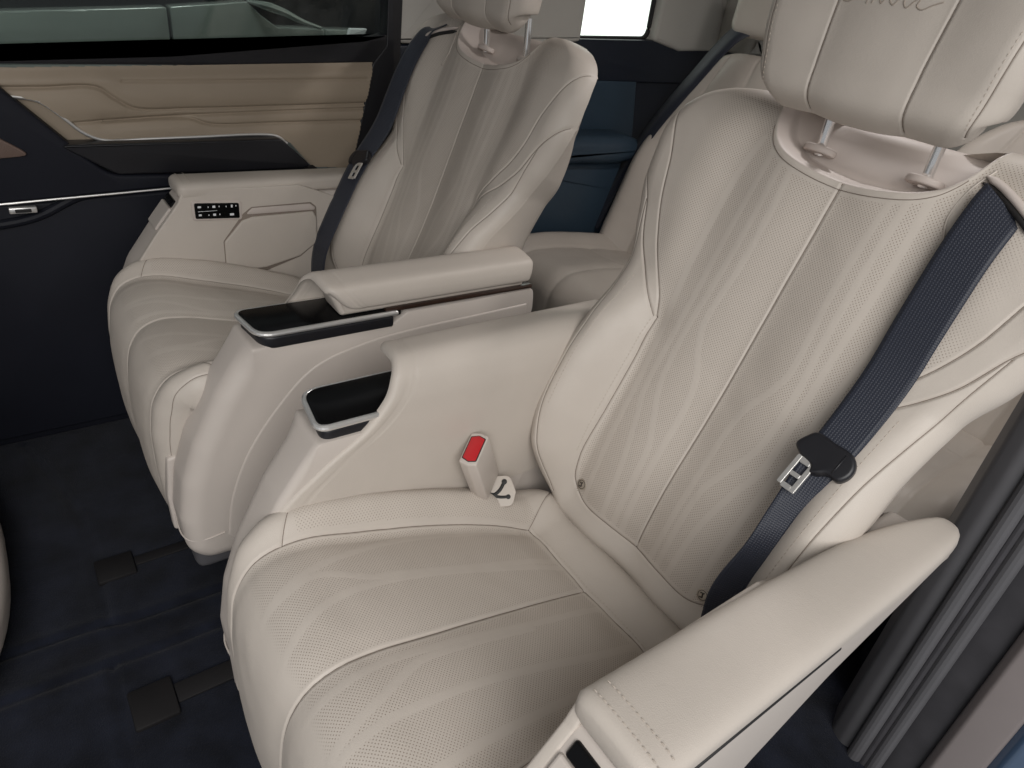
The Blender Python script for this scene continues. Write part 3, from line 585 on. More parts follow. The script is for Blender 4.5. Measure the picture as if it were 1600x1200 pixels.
# padded lid: cross-section swept to the rear, narrowing and rounding at its end
ys = np.r_[-.296, -.2975, -.301, -.306, np.linspace(-.315, -.80, 60), -.82, -.84, -.853, -.862, -.868, -.871]
x_in = pch([-.871, -.868, -.862, -.853, -.84, -.82, -.78, -.70, -.60, -.45, -.296], [-.305, -.300, -.296, -.291, -.286, -.279, -.268, -.254, -.246, -.239, -.2345])
x_ot = pch([-.871, -.868, -.862, -.853, -.84, -.82, -.78, -.70, -.296], [-.309, -.315, -.321, -.326, -.3295, -.331, -.332, -.3325, -.3315])
lw = lambda y: (x_in(y)-x_ot(y))/2
cx = lambda y: (x_in(y)+x_ot(y))/2
fr = pch([-.306, -.301, -.2975, -.296], [0, .003, .007, .012])
th = np.linspace(0, 2*math.pi, 72, endpoint=False); rows = []
for y in ys:
    w_, f_ = float(lw(y)), float(fr(y)); c_ = np.sign(np.cos(th))*abs(np.cos(th))**.42; s_ = np.sign(np.sin(th))*abs(np.sin(th))**.55
    hh = .0165 - f_*.8; hh = hh*min(1, (w_/.02)**.5)
    for_y = (.0010*math.exp(-((y+.318)/.0014)**2)+.0010*math.exp(-((y+.3185)/.0014)**2))
    X = float(cx(y)) + (w_-f_-for_y)*c_; Z = .6285 + (hh-for_y)*s_ + .004*(1-((X+.282)/.05)**2)*(s_ > 0) + .010*(y+.3)/(-.57)*0
    rows.append(np.stack([X, np.full(72, y), Z], 1))
Vv = np.concatenate(rows); Ff = [tuple(f) for f in grid_faces(len(rows), 72, True)] + [tuple(range(72)), tuple((len(rows)-1)*72+j for j in range(72))[::-1]]
me = mesh_from(Vv, Ff); bm = bmesh.new(); bm.from_mesh(me); bmesh.ops.recalc_face_normals(bm, faces=bm.faces); bm.to_mesh(me); bm.free(); me.polygons.foreach_set('use_smooth', [True]*len(me.polygons)); sharp(me, 60)
pad_o = part('pad', me, 'leather', seat); pad_o.parent = arm_out
# thread rows across the front of the lid
V = []; F = []
for yy in (-.3105, -.3265):
    for xx in np.arange(-.322, -.243, .0058):
        b = len(V); z = .6285 + .0165*(1-abs((xx+.2815)/.0495)**4)**.3 + .0046; zz = z - .0004
        V += [(xx-.002-OFF[0], yy-.0006-OFF[1], zz), (xx+.002, yy-.0006-OFF[1], zz), (xx+.002, yy+.0006-OFF[1], zz), (xx-.002, yy+.0006-OFF[1], zz), (xx, yy-OFF[1], zz+.0008)]
        F += [(b, b+1, b+4), (b+1, b+2, b+4), (b+2, b+3, b+4), (b+3, b, b+4)]
o = link('stitching', mesh_from(V, F), 'thread', arm_out, smooth=False); o['kind'] = 'stuff'
# shadow slot under the lid along the outside, and the gloss opening in the nose
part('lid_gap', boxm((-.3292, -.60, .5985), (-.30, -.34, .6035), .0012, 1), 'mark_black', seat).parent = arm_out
nd = np.array([-.655, .755])   # direction down the nose (y forward, z up): rotated box
def nose_box(x0, x1, s0, s1, d0, d1):
    """box lying on the sloping nose; s runs down the slope from the lid, d is proud height"""
    S = np.array([0, .617, -.787]); D = np.array([0, .787, .617]); B0 = np.array([0, -.2965, .6135]); bm = bmesh.new(); bmesh.ops.create_cube(bm, size=1)
    for v in bm.verts:
        x = (x0+x1)/2 + v.co.x*(x1-x0); s = (s0+s1)/2 + v.co.y*(s1-s0); d = (d0+d1)/2 + v.co.z*(d1-d0); v.co = Vector(B0 + S*s + D*d + np.array([x, 0, 0]))
    bmesh.ops.bevel(bm, geom=bm.edges[:], offset=.0035, segments=3, profile=.5, affect='EDGES'); me = bpy.data.meshes.new('mesh'); bm.to_mesh(me); bm.free(); return me
part('tray_slot', nose_box(-.316, -.256, .008, .026, -.012, .0022), 'gloss_black', seat).parent = arm_out
part('tray_cover', nose_box(-.320, -.252, .027, .085, -.010, .0028), 'cream_plastic', seat).parent = arm_out
sk = round_poly([(-.305, .634), (-.292, .606), (-.240, .540), (-.188, .468), (-.16, .40), (-.60, .34), (-.73, .36), (-.73, .57), (-.64, .605), (-.56, .634)], .012, 4, .012)
part('inner_skin', rim_extrude(sk, -.250, -.2362, .003, 'x', 3), 'leather', seat).parent = arm_out
# control panel and pocket on the inner face
cp = part('control_panel', rim_extrude(round_poly([(-.318, .612), (-.424, .607), (-.424, .562), (-.318, .567)], .008, 5, .01), -.243, -.2335, .003, 'x', 3), 'bezel_plastic', seat); cp.parent = arm_out
part('control_face', rim_extrude(round_poly([(-.324, .607), (-.418, .602), (-.418, .567), (-.324, .572)], .004, 5, .01), -.236, -.2322, .001, 'x', 2), 'gloss_black', seat).parent = arm_out
IC = [(-.334, .598, .007, .004), (-.352, .597, .002, .003), (-.364, .597, .006, .005), (-.375, .597, .002, .003), (-.390, .596, .002, .003), (-.402, .596, .004, .006), (-.411, .596, .002, .003), (-.350, .588, .040, .0009), (-.334, .580, .006, .004), (-.352, .579, .002, .003), (-.364, .579, .006, .005), (-.375, .579, .002, .003), (-.401, .577, .009, .005)]
for y, z, a, b in IC: part('icon', boxm((-.2326, y-a/2, z-b/2), (-.2316, y+a/2, z+b/2), .0003, 1), 'icon_white', seat).parent = arm_out
po = round_poly([(-.3775, .43), (-.3780, .514), (-.426, .575), (-.446, .5895), (-.585, .592), (-.599, .58), (-.6005, .491), (-.557, .4575), (-.47, .43)], .008, 5, .008)
part('pocket_recess', rim_extrude(po, -.243, -.2350, .001, 'x', 2), 'seam_line', seat).parent = arm_out
po2 = round_poly([(-.379, .44), (-.380, .513), (-.422, .560), (-.445, .567), (-.590, .570), (-.598, .555), (-.599, .492), (-.555, .460), (-.47, .44)], .008, 5, .008)
part('pocket', rim_extrude(po2, -.243, -.2310, .004, 'x', 4), 'leather', seat).parent = arm_out
pk = round_poly([(-.430, .573), (-.447, .5875), (-.583, .589), (-.595, .580), (-.595, .573)], .004, 4, .008)
part('pocket_lid', rim_extrude(pk, -.243, -.2335, .002, 'x', 3), 'bezel_plastic', seat).parent = arm_out

# ---- the far seat: a mirrored copy of every part
S = .85
def copy_tree(o, parent):
    c = o.copy(); COL.objects.link(c); c.parent = parent
    for ch in o.children: copy_tree(ch, c)
    return c
far = seat.copy(); COL.objects.link(far); far.location = (S, OFF[1], 0); far.scale = (-1, 1, 1)
far['label'] = 'far cream leather captain seat next to the beige door panel'
for ch in list(seat.children):
    c = copy_tree(ch, far)
    if ch.name.startswith(('cushion', 'outer_armrest')): c.location.z += .028

# ================================================================== SEAT BELTS
def make_belt(name, label, rows, origin, mirror, tong, extra_top=None, group='belts of the middle row', skew=.0135):
    """rows: (x, v, half width, roll, lift) down the backrest; taut webbing a little above the leather"""
    R_ = catmull(rows, 150); vs = R_[:, 1]; Wc = []
    for x, v, hwid, roll, lift in R_:
        xs = np.linspace(x-hwid*.9, x+hwid*.9, 9); i = int(np.clip(np.searchsorted(back.T[:, 0], v)-1, 0, back.nb-1)); Wc.append(np.interp(xs, back.X[i], back.H[i]).max() + lift)
    Wc = np.array(Wc); k = np.ones(19)/19; Ws = np.convolve(np.pad(Wc, 9, 'edge'), k, 'valid'); Wc = np.maximum(Ws, Wc - .004)
    cen = np.array([bp(x, v, w) for (x, v), w in zip(R_[:, :2], Wc)])
    if extra_top is not None: cen = np.vstack([catmull(np.array(extra_top + [tuple(cen[0])]), 24)[:-1], cen]); R_ = np.vstack([np.repeat(R_[:1], 23, 0), R_])
    T = np.gradient(cen, axis=0); T /= np.linalg.norm(T, axis=1)[:, None]
    L = np.r_[0, np.cumsum(np.linalg.norm(np.diff(cen, axis=0), axis=1))]
    V = []; flat = []; na = 9; th = .0007
    for c, t, r in zip(cen, T, R_):
        sd = np.array([1.0, 0, 0]) - t*t[0]; sd /= np.linalg.norm(sd); nn = np.cross(sd, t); nn = nn if nn[1] > 0 or nn[2] > .3 else -nn
        ca, sa = math.cos(r[3]), math.sin(r[3]); s2 = sd*ca + nn*sa; n2 = nn*ca - sd*sa
        k_ = skew*max(0, 1-len(V)/(2*na)/45)**2
        for q in np.linspace(-1, 1, na): V.append(c + s2*q*r[2] + n2*th + BV*k_*q)
        for q in np.linspace(1, -1, na): V.append(c + s2*q*r[2] - n2*th + BV*k_*q)
    n = len(cen); V = np.array(V); fl = []
    for i in range(n):
        w = R_[i, 2]; fl += [(q*w, L[i], 0) for q in np.linspace(-1, 1, na)] + [(q*w, L[i], 0) for q in np.linspace(1, -1, na)]
    e = thing(name, label, 'seat belt', origin, group, (-1, 1, 1) if mirror else None)
    me = big_mesh(V - OFF, grid_faces(n, 2*na, True), {'flat': np.array(fl)}); bm = bmesh.new(); bm.from_mesh(me); bmesh.ops.recalc_face_normals(bm, faces=bm.faces); bm.to_mesh(me); bm.free()
    link('webbing', me, 'webbing', e, smooth=False)
    # tongue
    x0, v0, rot = tong; i = np.argmin(abs(R_[:, 1]-v0) + (np.arange(n) < (23 if extra_top is not None else 0))*9); c = cen[i]; t = -T[i] if T[i] @ BV < 0 else T[i]
    sd = np.array([1.0, 0, 0]) - t*t[0]; sd /= np.linalg.norm(sd); nn = np.cross(sd, t); nn = nn if nn @ BW > 0 else -nn
    cr, sr = math.cos(rot), math.sin(rot); a_ = sd*cr + t*sr; b_ = t*cr - sd*sr
    MM = Matrix([[a_[j], b_[j], nn[j], (c-OFF)[j]] for j in range(3)] + [[0, 0, 0, 1]])
    out = smooth_outline([(-.036, -.004), (-.031, .012), (-.024, .021), (.0, .021), (.026, .019), (.036, .008), (.037, -.006), (.030, -.017), (.016, -.017), (.006, -.024), (-.002, -.026), (-.006, -.018), (-.024, -.013)], 120)
    me = rim_extrude(out*[-1, 1] if True else out, -.005, .010, .005, 'z', 6); me.transform(MM); slv = link('tongue_sleeve', me, 'black_plastic', e, smooth=False)
    me = tube(np.array([(-.020, y, .0098) for y in (-.013, 0, .014)]), .0012, 8); me.transform(MM); link('sleeve_ridge', me, 'black_plastic', slv)
    bm = bmesh.new()
    for ax0, ax1, ay0, ay1 in ((-.0005, .0045, -.052, -.012), (.0150, .0200, -.050, -.012), (.0045, .0150, -.052, -.046), (.0045, .0150, -.036, -.031), (.0045, .0150, -.019, -.010)):
        r = bmesh.ops.create_cube(bm, size=1)
        for v in r['verts']: v.co = Vector(((ax0+ax1)/2 + v.co.x*(ax1-ax0), (ay0+ay1)/2 + v.co.y*(ay1-ay0), .0048 + v.co.z*.0028))
    bmesh.ops.remove_doubles(bm, verts=bm.verts, dist=.0001); bmesh.ops.bevel(bm, geom=[ed for ed in bm.edges if ed.calc_face_angle(0) > 1 and len(ed.link_faces) == 2], offset=.0006, segments=2, affect='EDGES')
    me = bpy.data.meshes.new('mesh'); bm.to_mesh(me); bm.free(); me.transform(MM @ Matrix.Diagonal((1.25, 1.12, 1.3, 1))); link('latch_plate', me, 'steel', e, smooth=False)
    return e
make_belt('seat_belt', 'navy webbing belt with black tongue lying over the near captain seat', [(-.184, .620, .027, 0, -.004), (-.183, .608, .028, 0, .003), (-.182, .56, .028, 0, .006), (-.184, .462, .028, 0, .007), (-.187, .388, .027, .05, .008), (-.187, .306, .025, .1, .006), (-.186, .255, .020, .25, .005), (-.186, .20, .017, .55, .005), (-.187, .143, .018, .75, .006), (-.183, .093, .020, .7, .007), (-.190, .03, .022, .5, .008), (-.198, -.05, .022, .4, .006)], tuple(OFF), False, (-.185, .285, -.02))
make_belt('seat_belt', 'dark belt with bright latch plate hanging down the far captain seat', [(-.192, .646, .026, 0, -.010), (-.210, .630, .026, 0, .002), (-.232, .600, .027, -.1, .006), (-.252, .53, .028, -.2, .010), (-.254, .443, .029, -.25, .018), (-.240, .363, .029, -.25, .026), (-.226, .29, .029, -.2, .022), (-.216, .242, .029, -.2, .018), (-.206, .137, .029, -.2, .022), (-.206, .051, .028, -.2, .040), (-.212, -.03, .028, -.2, .070)], (S, OFF[1], 0), True, (-.226, .292, .1))

# ---- buckle receiver beside the near cushion, with its red button and child-anchor tag
bk_ = thing('belt_buckle', 'cream belt buckle with red release button beside the near cushion', 'belt buckle', (.205, -.505, .40))
ax_ = np.array([-.12, .40, .90]); ax_ /= np.linalg.norm(ax_); sx_ = np.array([.55, -.80, .22]); sx_ -= ax_*(sx_@ax_); sx_ /= np.linalg.norm(sx_); ny_ = np.cross(ax_, sx_)
BM = Matrix([[sx_[j]*1.15, ny_[j]*1.35, ax_[j], (np.array([.207, -.497, .522]) - np.array([.205, -.505, .40]))[j]] for j in range(3)] + [[0, 0, 0, 1]])
bo = round_poly([(-.0235, -.011), (.0235, -.011), (.0265, 0), (.0235, .011), (-.0235, .011), (-.0265, 0)], .003, 4, .006)
me = rim_extrude(bo, -.11, .0, .0022, 'z', 3); me.transform(BM); link('buckle_body', me, 'cream_plastic', bk_, smooth=False)
me = rim_extrude(round_poly([(-.0175, -.0082), (.0175, -.0082), (.0205, 0), (.0165, .0082), (-.0165, .0082), (-.0205, 0)], .002, 3, .006), -.006, .0012, .0008, 'z', 2); me.transform(BM); btn = link('release_button', me, 'red_button', bk_, smooth=False)
me = rim_extrude(round_poly([(-.0185, -.0092), (.0185, -.0092), (.0215, 0), (.0175, .0092), (-.0175, .0092), (-.0215, 0)], .002, 3, .006), -.006, .0006, .0004, 'z', 2); me.transform(BM); link('button_gap', me, 'mark_black', bk_, smooth=False)
tg = thing('anchor_tag', 'cream leather flap with black child anchor figure behind the belt buckle', 'tag', (.205, -.56, .40))
TO = np.array([.205, -.56, .40]); tn = np.array([-.45, .45, .77]); tn /= np.linalg.norm(tn); ta = np.array([-.5, -.86, .1]); ta -= tn*(ta@tn); ta /= np.linalg.norm(ta); tb = np.cross(tn, ta)
TM = Matrix([[ta[j], tb[j], tn[j], (np.array([.203, -.556, .411])-TO)[j]] for j in range(3)] + [[0, 0, 0, 1]])
me = rim_extrude(round_poly([(-.06, -.024), (.024, -.024), (.031, .0), (.022, .028), (-.06, .028)], .012, 5, .006), -.006, .0012, .001, 'z', 3); me.transform(TM); link('flap', me, 'leather', tg, smooth=False)
for pts, r in (([(-.004, -.003), (.003, .003), (.008, .011)], .0022), ([(-.006, -.004), (.004, -.006), (.012, -.006)], .0019), ([(-.005, -.002), (-.013, .0), (-.021, .001), (-.025, -.008)], .0015)):
    me = tube(np.array([(x, y, .0014) for x, y in catmull(pts, 12)]), r, 8, flatten=(1, .35)); me.transform(TM); me.transform(TM @ Matrix.Diagonal((1.35, 1.35, 1, 1)) @ TM.inverted()); link('printed_figure', me, 'mark_black', tg)
for x, y, r in ((.009, .013, .0035), (.013, -.006, .003), (-.026, -.009, .003), (-.004, -.003, .003)):
    th = np.linspace(0, 2*math.pi, 16, endpoint=False); me = rim_extrude(np.stack([x+r*np.cos(th), y+r*np.sin(th)], 1), .0008, .0022, .0004, 'z', 2); me.transform(TM @ Matrix.Diagonal((1.35, 1.35, 1, 1))); link('printed_figure', me, 'mark_black', tg, smooth=False)

# ================================================================== SETTING
def slab(pts, axis='z', off=0.0, th=.004):
    """flat polygon with a little thickness"""
    bm = bmesh.new(); n = len(pts)
    mk = lambda a, b, c: {'x': (c, a, b), 'y': (a, c, b), 'z': (a, b, c)}[axis]
    A = [bm.verts.new(mk(p[0], p[1], off)) for p in pts]; B = [bm.verts.new(mk(p[0], p[1], off+th)) for p in pts]
    bm.faces.new(A); bm.faces.new(B)
    for i in range(n): bm.faces.new((A[i], A[(i+1) % n], B[(i+1) % n], B[i]))
    bmesh.ops.recalc_face_normals(bm, faces=bm.faces); me = bpy.data.meshes.new('mesh'); bm.to_mesh(me); bm.free(); return me
gx, gy = np.meshgrid(np.linspace(-.40, 1.30, 240), np.linspace(-2.6, 1.2, 420)); gz = .0012*np.sin(gx*13+2*np.sin(gy*9)) + .0010*np.sin(gy*21+3*np.sin(gx*7))
for cpts, dep in (([(.60, .9), (.60, .05), (.585, -.02), (.585, -.5)], .007), ([(.50, .03), (-.30, .05)], .007), ([(1.25, .10), (.90, .02), (.60, .02)], .006), ([(.52, .9), (.51, .3), (.50, .03), (.49, -.3)], .006), ([(.30, .9), (.26, .3), (.30, .05)], .003)):
    d_ = pdist(gx, gy, catmull(cpts, 40)); gz = gz - dep*np.exp(-(d_/.006)**2) + dep*.35*np.exp(-((d_-.014)/.010)**2)
Vf = np.stack([gx, gy, gz], -1).reshape(-1, 3); struct(link('floor', big_mesh(Vf, grid_faces(*gx.shape)), 'carpet', smooth=False))
for i, (x0, x1, lab) in enumerate(((.345, .425, 'brown plastic rail end cover on the carpet before the near seat'), (.700, .765, 'brown plastic rail end cover on the carpet between the seats'))):
    tr = thing('rail_cover', lab, 'rail cover', ((x0+x1)/2, -.02, 0), 'rail end covers')
    me = boxm((x0-(x0+x1)/2, -.03, -.006), (x1-(x0+x1)/2, .04, .008), .004, 2); link('cover', me, 'rail_plastic', tr, smooth=False)
    me = boxm((x0-(x0+x1)/2+.02, -.9, .001), (x1-(x0+x1)/2-.02, -.031, .006), .002, 2); link('rail', me, 'rail_plastic', tr, smooth=False)

# ---- far sliding door (inner face near x = 1.25)
door = thing('sliding_door', 'far sliding door with beige quilted leather panel and bright trim line', 'car door', (1.28, -.35, 0))
DO = np.array([1.28, -.35, 0])
def dpart(name, me, m, parent=None): me.transform(Matrix.Translation(-Vector(DO))); return link(name, me, m, parent or door, smooth=False)
CH = [(.06, .818), (-.053, .813), (-.093, .805), (-.131, .772), (-.160, .744), (-.193, .729), (-.28, .730), (-.373, .733), (-.548, .737), (-.572, .731), (-.590, .715)]
Q1 = [(.02, .826), (-.10, .830), (-.20, .833), (-.226, .815), (-.265, .793), (-.382, .794), (-.58, .802), (-.80, .812)]
Q1b = [(-.265, .785), (-.382, .786), (-.58, .792), (-.80, .800)]
Q2 = [(-.145, .762), (-.22, .768), (-.353, .778), (-.58, .790), (-.80, .800)]
Q3 = [(-.20, .765), (-.353, .774), (-.38, .772), (-.413, .761), (-.58, .764), (-.80, .770)]
Q4 = [(-.249, .847), (-.5, .857), (-.803, .870)]
gy, gz = np.meshgrid(np.linspace(.10, -.83, 420), np.linspace(.635, .915, 170))
h = .010*np.exp(-((gz-.80)/.09)**2)
for q, dp in ((Q1, .006), (Q2, .0055), (Q3, .0055), (Q4, .003)):
    c = catmull(q, 60); d_ = pdist(gy, gz, c); h = h - 1.1*dp*np.exp(-(d_/.0030)**2) - dp*.8*np.exp(-(d_/.016)**2)
h = h + .012*(1-sstep(gz - np.interp(-gy, [-.1, .045, .395, .83], [.85, .863, .883, .912]), -.03, -.0))*1.0 - .012
V = np.stack([1.252-h, gy, gz], -1).reshape(-1, 3); Fg = grid_faces(*gy.shape)
LP = [(.10, .857), (-.045, .863), (-.395, .883), (-.824, .911), (-.791, .779), (-.765, .648), (-.655, .655), (-.60, .716), (-.572, .733), (-.548, .738)] + [(y, z+.001) for y, z in CH[7:0:-1]] + [(.10, .82)]
fc = V[Fg].mean(1); keep = inpoly(fc[:, 1], fc[:, 2], LP); Fk = Fg[keep]; u, inv = np.unique(Fk, return_inverse=True)
dpart('quilted_panel', big_mesh(V[u], inv.reshape(Fk.shape)[:, ::1]), 'door_leather')
dpart('lower_trim', boxm((1.2575, -.20, .70), (1.262, .05, .81), .001, 1), 'door_leather')
cm = catmull([(y, z) for y, z in CH], 90); dpart('chrome_line', tube(np.column_stack([np.full(90, 1.247), cm]), .0035, 10, flatten=(1, 1)), 'satin_chrome')
me = rim_extrude(round_poly([(-.105, .727), (-.365, .731), (-.565, .735), (-.645, .664), (-.40, .662), (-.205, .664), (-.150, .70)], [.01, .02, .03, .01, .02, .03, .03], 5, .02), 1.214, 1.262, .004, 'x', 4); dpart('pull_recess', me, 'black_plastic')
me = rim_extrude(round_poly([(.35, .95), (-.01, .86), (-.151, .703), (-.193, .662), (-.40, .655), (-.66, .660), (-.66, .640), (-.30, .628), (.35, .590)], [.02, .03, .06, .06, .05, .005, .005, .05, .02], 5, .02), 1.220, 1.268, .008, 'x', 4); dpart('arm_trim', me, 'dark_trim')
dpart('speaker_grille', rim_extrude(round_poly([(.16, .80), (.0, .752), (-.061, .708), (.16, .690)], .008, 4, .02), 1.213, 1.223, .002, 'x', 3), 'speaker_mesh')
c = catmull([(.36, .592), (.011, .612), (-.347, .630), (-.633, .646), (-.70, .650)], 60); dpart('accent_line', tube(np.column_stack([np.full(60, 1.2165), c]), .0024, 8), 'satin_chrome')
me = rim_extrude(round_poly([(.45, .60), (-.10, .606), (-.765, .640), (-.80, .30), (-.80, .03), (.45, .03)], .02, 4, .03), 1.238, 1.285, .008, 'x', 3); dpart('lower_panel', me, 'dark_trim')
c = catmull([(.40, .545), (.06, .560), (-.04, .575), (-.12, .612), (-.16, .622)], 40); dpart('shelf_edge', tube(np.column_stack([np.full(40, 1.236), c]), .010, 10, flatten=(1, 1)), 'dark_trim')
me = boxm((1.205, -.046, .594), (1.219, .002, .606), .002, 2); h_ = dpart('handle', me, 'satin_chrome'); dpart('handle_inset', boxm((1.203, -.036, .5965), (1.2055, -.008, .6035), .001, 1), 'mark_black', h_)
# window: dark surround, tinted pane
me = rim_extrude(round_poly([(.45, .850), (-.395, .8825), (-.822, .909), (-.862, .912), (-.862, .975), (-.80, .958), (-.619, .938), (-.356, .901), (-.049, .877), (.45, .868)], .004, 3, .03), 1.258, 1.300, .003, 'x', 3); dpart('window_belt', me, 'black_plastic')
me = rim_extrude(round_poly([(-.768, .645), (-.90, .645), (-.90, 1.20), (-.860, 1.20), (-.860, .95), (-.822, .905), (-.795, .779)], .004, 3, .03), 1.256, 1.302, .003, 'x', 3); dpart('rear_frame', me, 'black_plastic')
dpart('window_header', boxm((1.26, -.90, 1.185), (1.30, .45, 1.30), .004, 2), 'black_plastic')
dpart('window_glass', slab([(.45, .84), (-.88, .90), (-.88, 1.20), (.45, 1.20)], 'x', 1.292, .004), 'tinted_glass')
dpart('sill_plate', boxm((1.262, -.70, .001), (1.30, .45, .030), .006, 2), 'dark_trim'); dpart('sill_edge', tube(np.array([(1.262, .45, .0305), (1.262, -.1, .0305), (1.262, -.70, .0305)]), .0028, 8), 'scuff')

# ---- car parked outside, seen through the far window
pc = thing('parked_car', 'grey green car body seen outside through the far door window', 'car', (1.9, -.5, 0))
PO = np.array([1.9, -.5, 0])
def cpart(name, me, m): me.transform(Matrix.Translation(-Vector(PO))); return link(name, me, m, pc, smooth=False)
bod = [(1.2, .40), (1.2, .88), (.1, .885), (-.085, .906), (-.363, .936), (-.60, .968), (-.668, .979), (-.702, .949), (-.751, .92), (-.824, .923), (-.894, .925), (-1.03, .932), (-1.06, .80), (-1.06, .40)]
L_ = [(1.2, .40), (1.2, .88), (.1, .885), (-.085, .906), (-.363, .936), (-.455, .947), (-.452, .40)]
R_2 = [(-.460, .40), (-.463, .948), (-.60, .968), (-.668, .979), (-.702, .949), (-.751, .92), (-.824, .923), (-.894, .925), (-.90, .40)]
Q_2 = [(-.905, .40), (-.899, .925), (-1.03, .932), (-1.06, .80), (-1.06, .40)]
for nm, P in (('door_skin', L_), ('door_skin', R_2), ('rear_quarter', Q_2)): cpart(nm, rim_extrude(round_poly(P, .006, 3, .03), 1.74, 1.80, .004, 'x', 3), 'car_paint')
cpart('belt_moulding', tube(catmull([(1.745, -.668, .979), (1.72, -.71, .975), (1.72, -.765, .962), (1.725, -.82, .942), (1.735, -.88, .928)], 30), np.interp(np.linspace(0, 1, 30), [0, .3, 1], [.004, .012, .005]), 8), 'car_paint')
cpart('cabin', boxm((1.80, -1.2, .40), (2.4, 1.2, 1.4), .05, 3), 'black_plastic')
cpart('tail_lamp', rim_extrude(round_poly([(-.965, .912), (-.972, .934), (-1.032, .938), (-1.015, .913)], .004, 3, .02), 1.728, 1.745, .003, 'x', 3), 'icon_white')

# ---- rear side wall, quarter window and pillars on the far side
qt = thing('quarter_trim', 'dark navy rear side trim below the bright quarter window', 'trim panel', (1.3, -1.6, 0)); QO = np.array([1.3, -1.6, 0])
def qpart(name, me, m, root=None, par=None): me.transform(Matrix.Translation(-Vector(QO))); return link(name, me, m, par or qt, smooth=False)
qpart('lower_wall', boxm((1.285, -2.6, .0), (1.33, -.86, .955), .006, 2), 'navy_trim')
me = rim_extrude(round_poly([(-.87, .950), (-1.40, .985), (-1.50, 1.004), (-1.86, 1.022), (-2.10, 1.022), (-2.6, 1.04), (-2.6, .90), (-.87, .88)], .01, 4, .03), 1.272, 1.32, .006, 'x', 3); qpart('upper_roll', me, 'navy_trim')
me = rim_extrude(round_poly([(-1.30, .915), (-1.55, .921), (-1.797, .931), (-1.845, .70), (-1.30, .69)], [.02, .02, .03, .02, .02], 5, .02), 1.274, 1.29, .006, 'x', 4); qpart('raised_panel', me, 'navy_lit')
led = smooth_outline([(-1.25, .735), (-1.40, .742), (-1.60, .742), (-1.74, .736), (-1.785, .715), (-1.78, .672), (-1.70, .652), (-1.50, .655), (-1.25, .648)], 120); qpart('side_ledge', rim_extrude(led, 1.155, 1.30, .035, 'x', 7), 'navy_lit')
me = rim_extrude(round_poly([(-1.25, .66), (-1.76, .652), (-1.80, .55), (-1.85, .35), (-1.85, .1), (-1.25, .1)], .03, 5, .03), 1.205, 1.30, .03, 'x', 6); qpart('lower_pocket', me, 'navy_lit')
pt = thing('pillar_trim', 'light grey fabric pillar trim around the bright quarter window', 'trim panel', (1.3, -1.6, 1.0))
def ppart(name, me, m): me.transform(Matrix.Translation(-Vector((1.3, -1.6, 1.0)))); return link(name, me, m, pt, smooth=False)
ppart('front_pillar', rim_extrude(round_poly([(-.886, .955), (-.90, 1.6), (-1.50, 1.6), (-1.513, 1.0), (-1.40, .975)], .01, 4, .03), 1.262, 1.32, .012, 'x', 4), 'pillar_trim')
ppart('rear_pillar', rim_extrude(round_poly([(-1.835, 1.02), (-1.84, 1.6), (-2.20, 1.6), (-2.22, 1.012), (-1.97, .996)], .012, 4, .03), 1.262, 1.32, .012, 'x', 4), 'pillar_trim')
ppart('rear_corner', rim_extrude(round_poly([(-2.145, 1.013), (-2.125, 1.6), (-2.7, 1.6), (-2.7, 1.03)], .012, 4, .03), 1.10, 1.285, .05, 'x', 6), 'pillar_trim')
ppart('roof_rail', boxm((1.22, -2.6, 1.42), (1.31, -.87, 1.6), .02, 3), 'pillar_trim')
sealp = round_poly([(-1.505, 1.003), (-1.49, 1.42), (-1.815, 1.42), (-1.834, 1.022)], .035, 7, .02)
ppart('window_seal', tube(np.column_stack([np.full(len(sealp), 1.3), sealp]), .008, 8, True), 'mark_black')
tag(link('quarter_glass', slab([(-1.50, 1.0), (-1.50, 1.43), (-1.84, 1.43), (-1.84, 1.0)], 'x', 1.310, .004), 'tinted_glass', smooth=False), 'clear pane of the bright quarter window', 'window')
tag(link('glow_backdrop', boxm((2.0, -3.4, .7), (2.05, -1.25, 2.6), .0), 'glow_backdrop', smooth=False), 'glowing white backdrop added outside behind the quarter window', 'glowing backdrop')

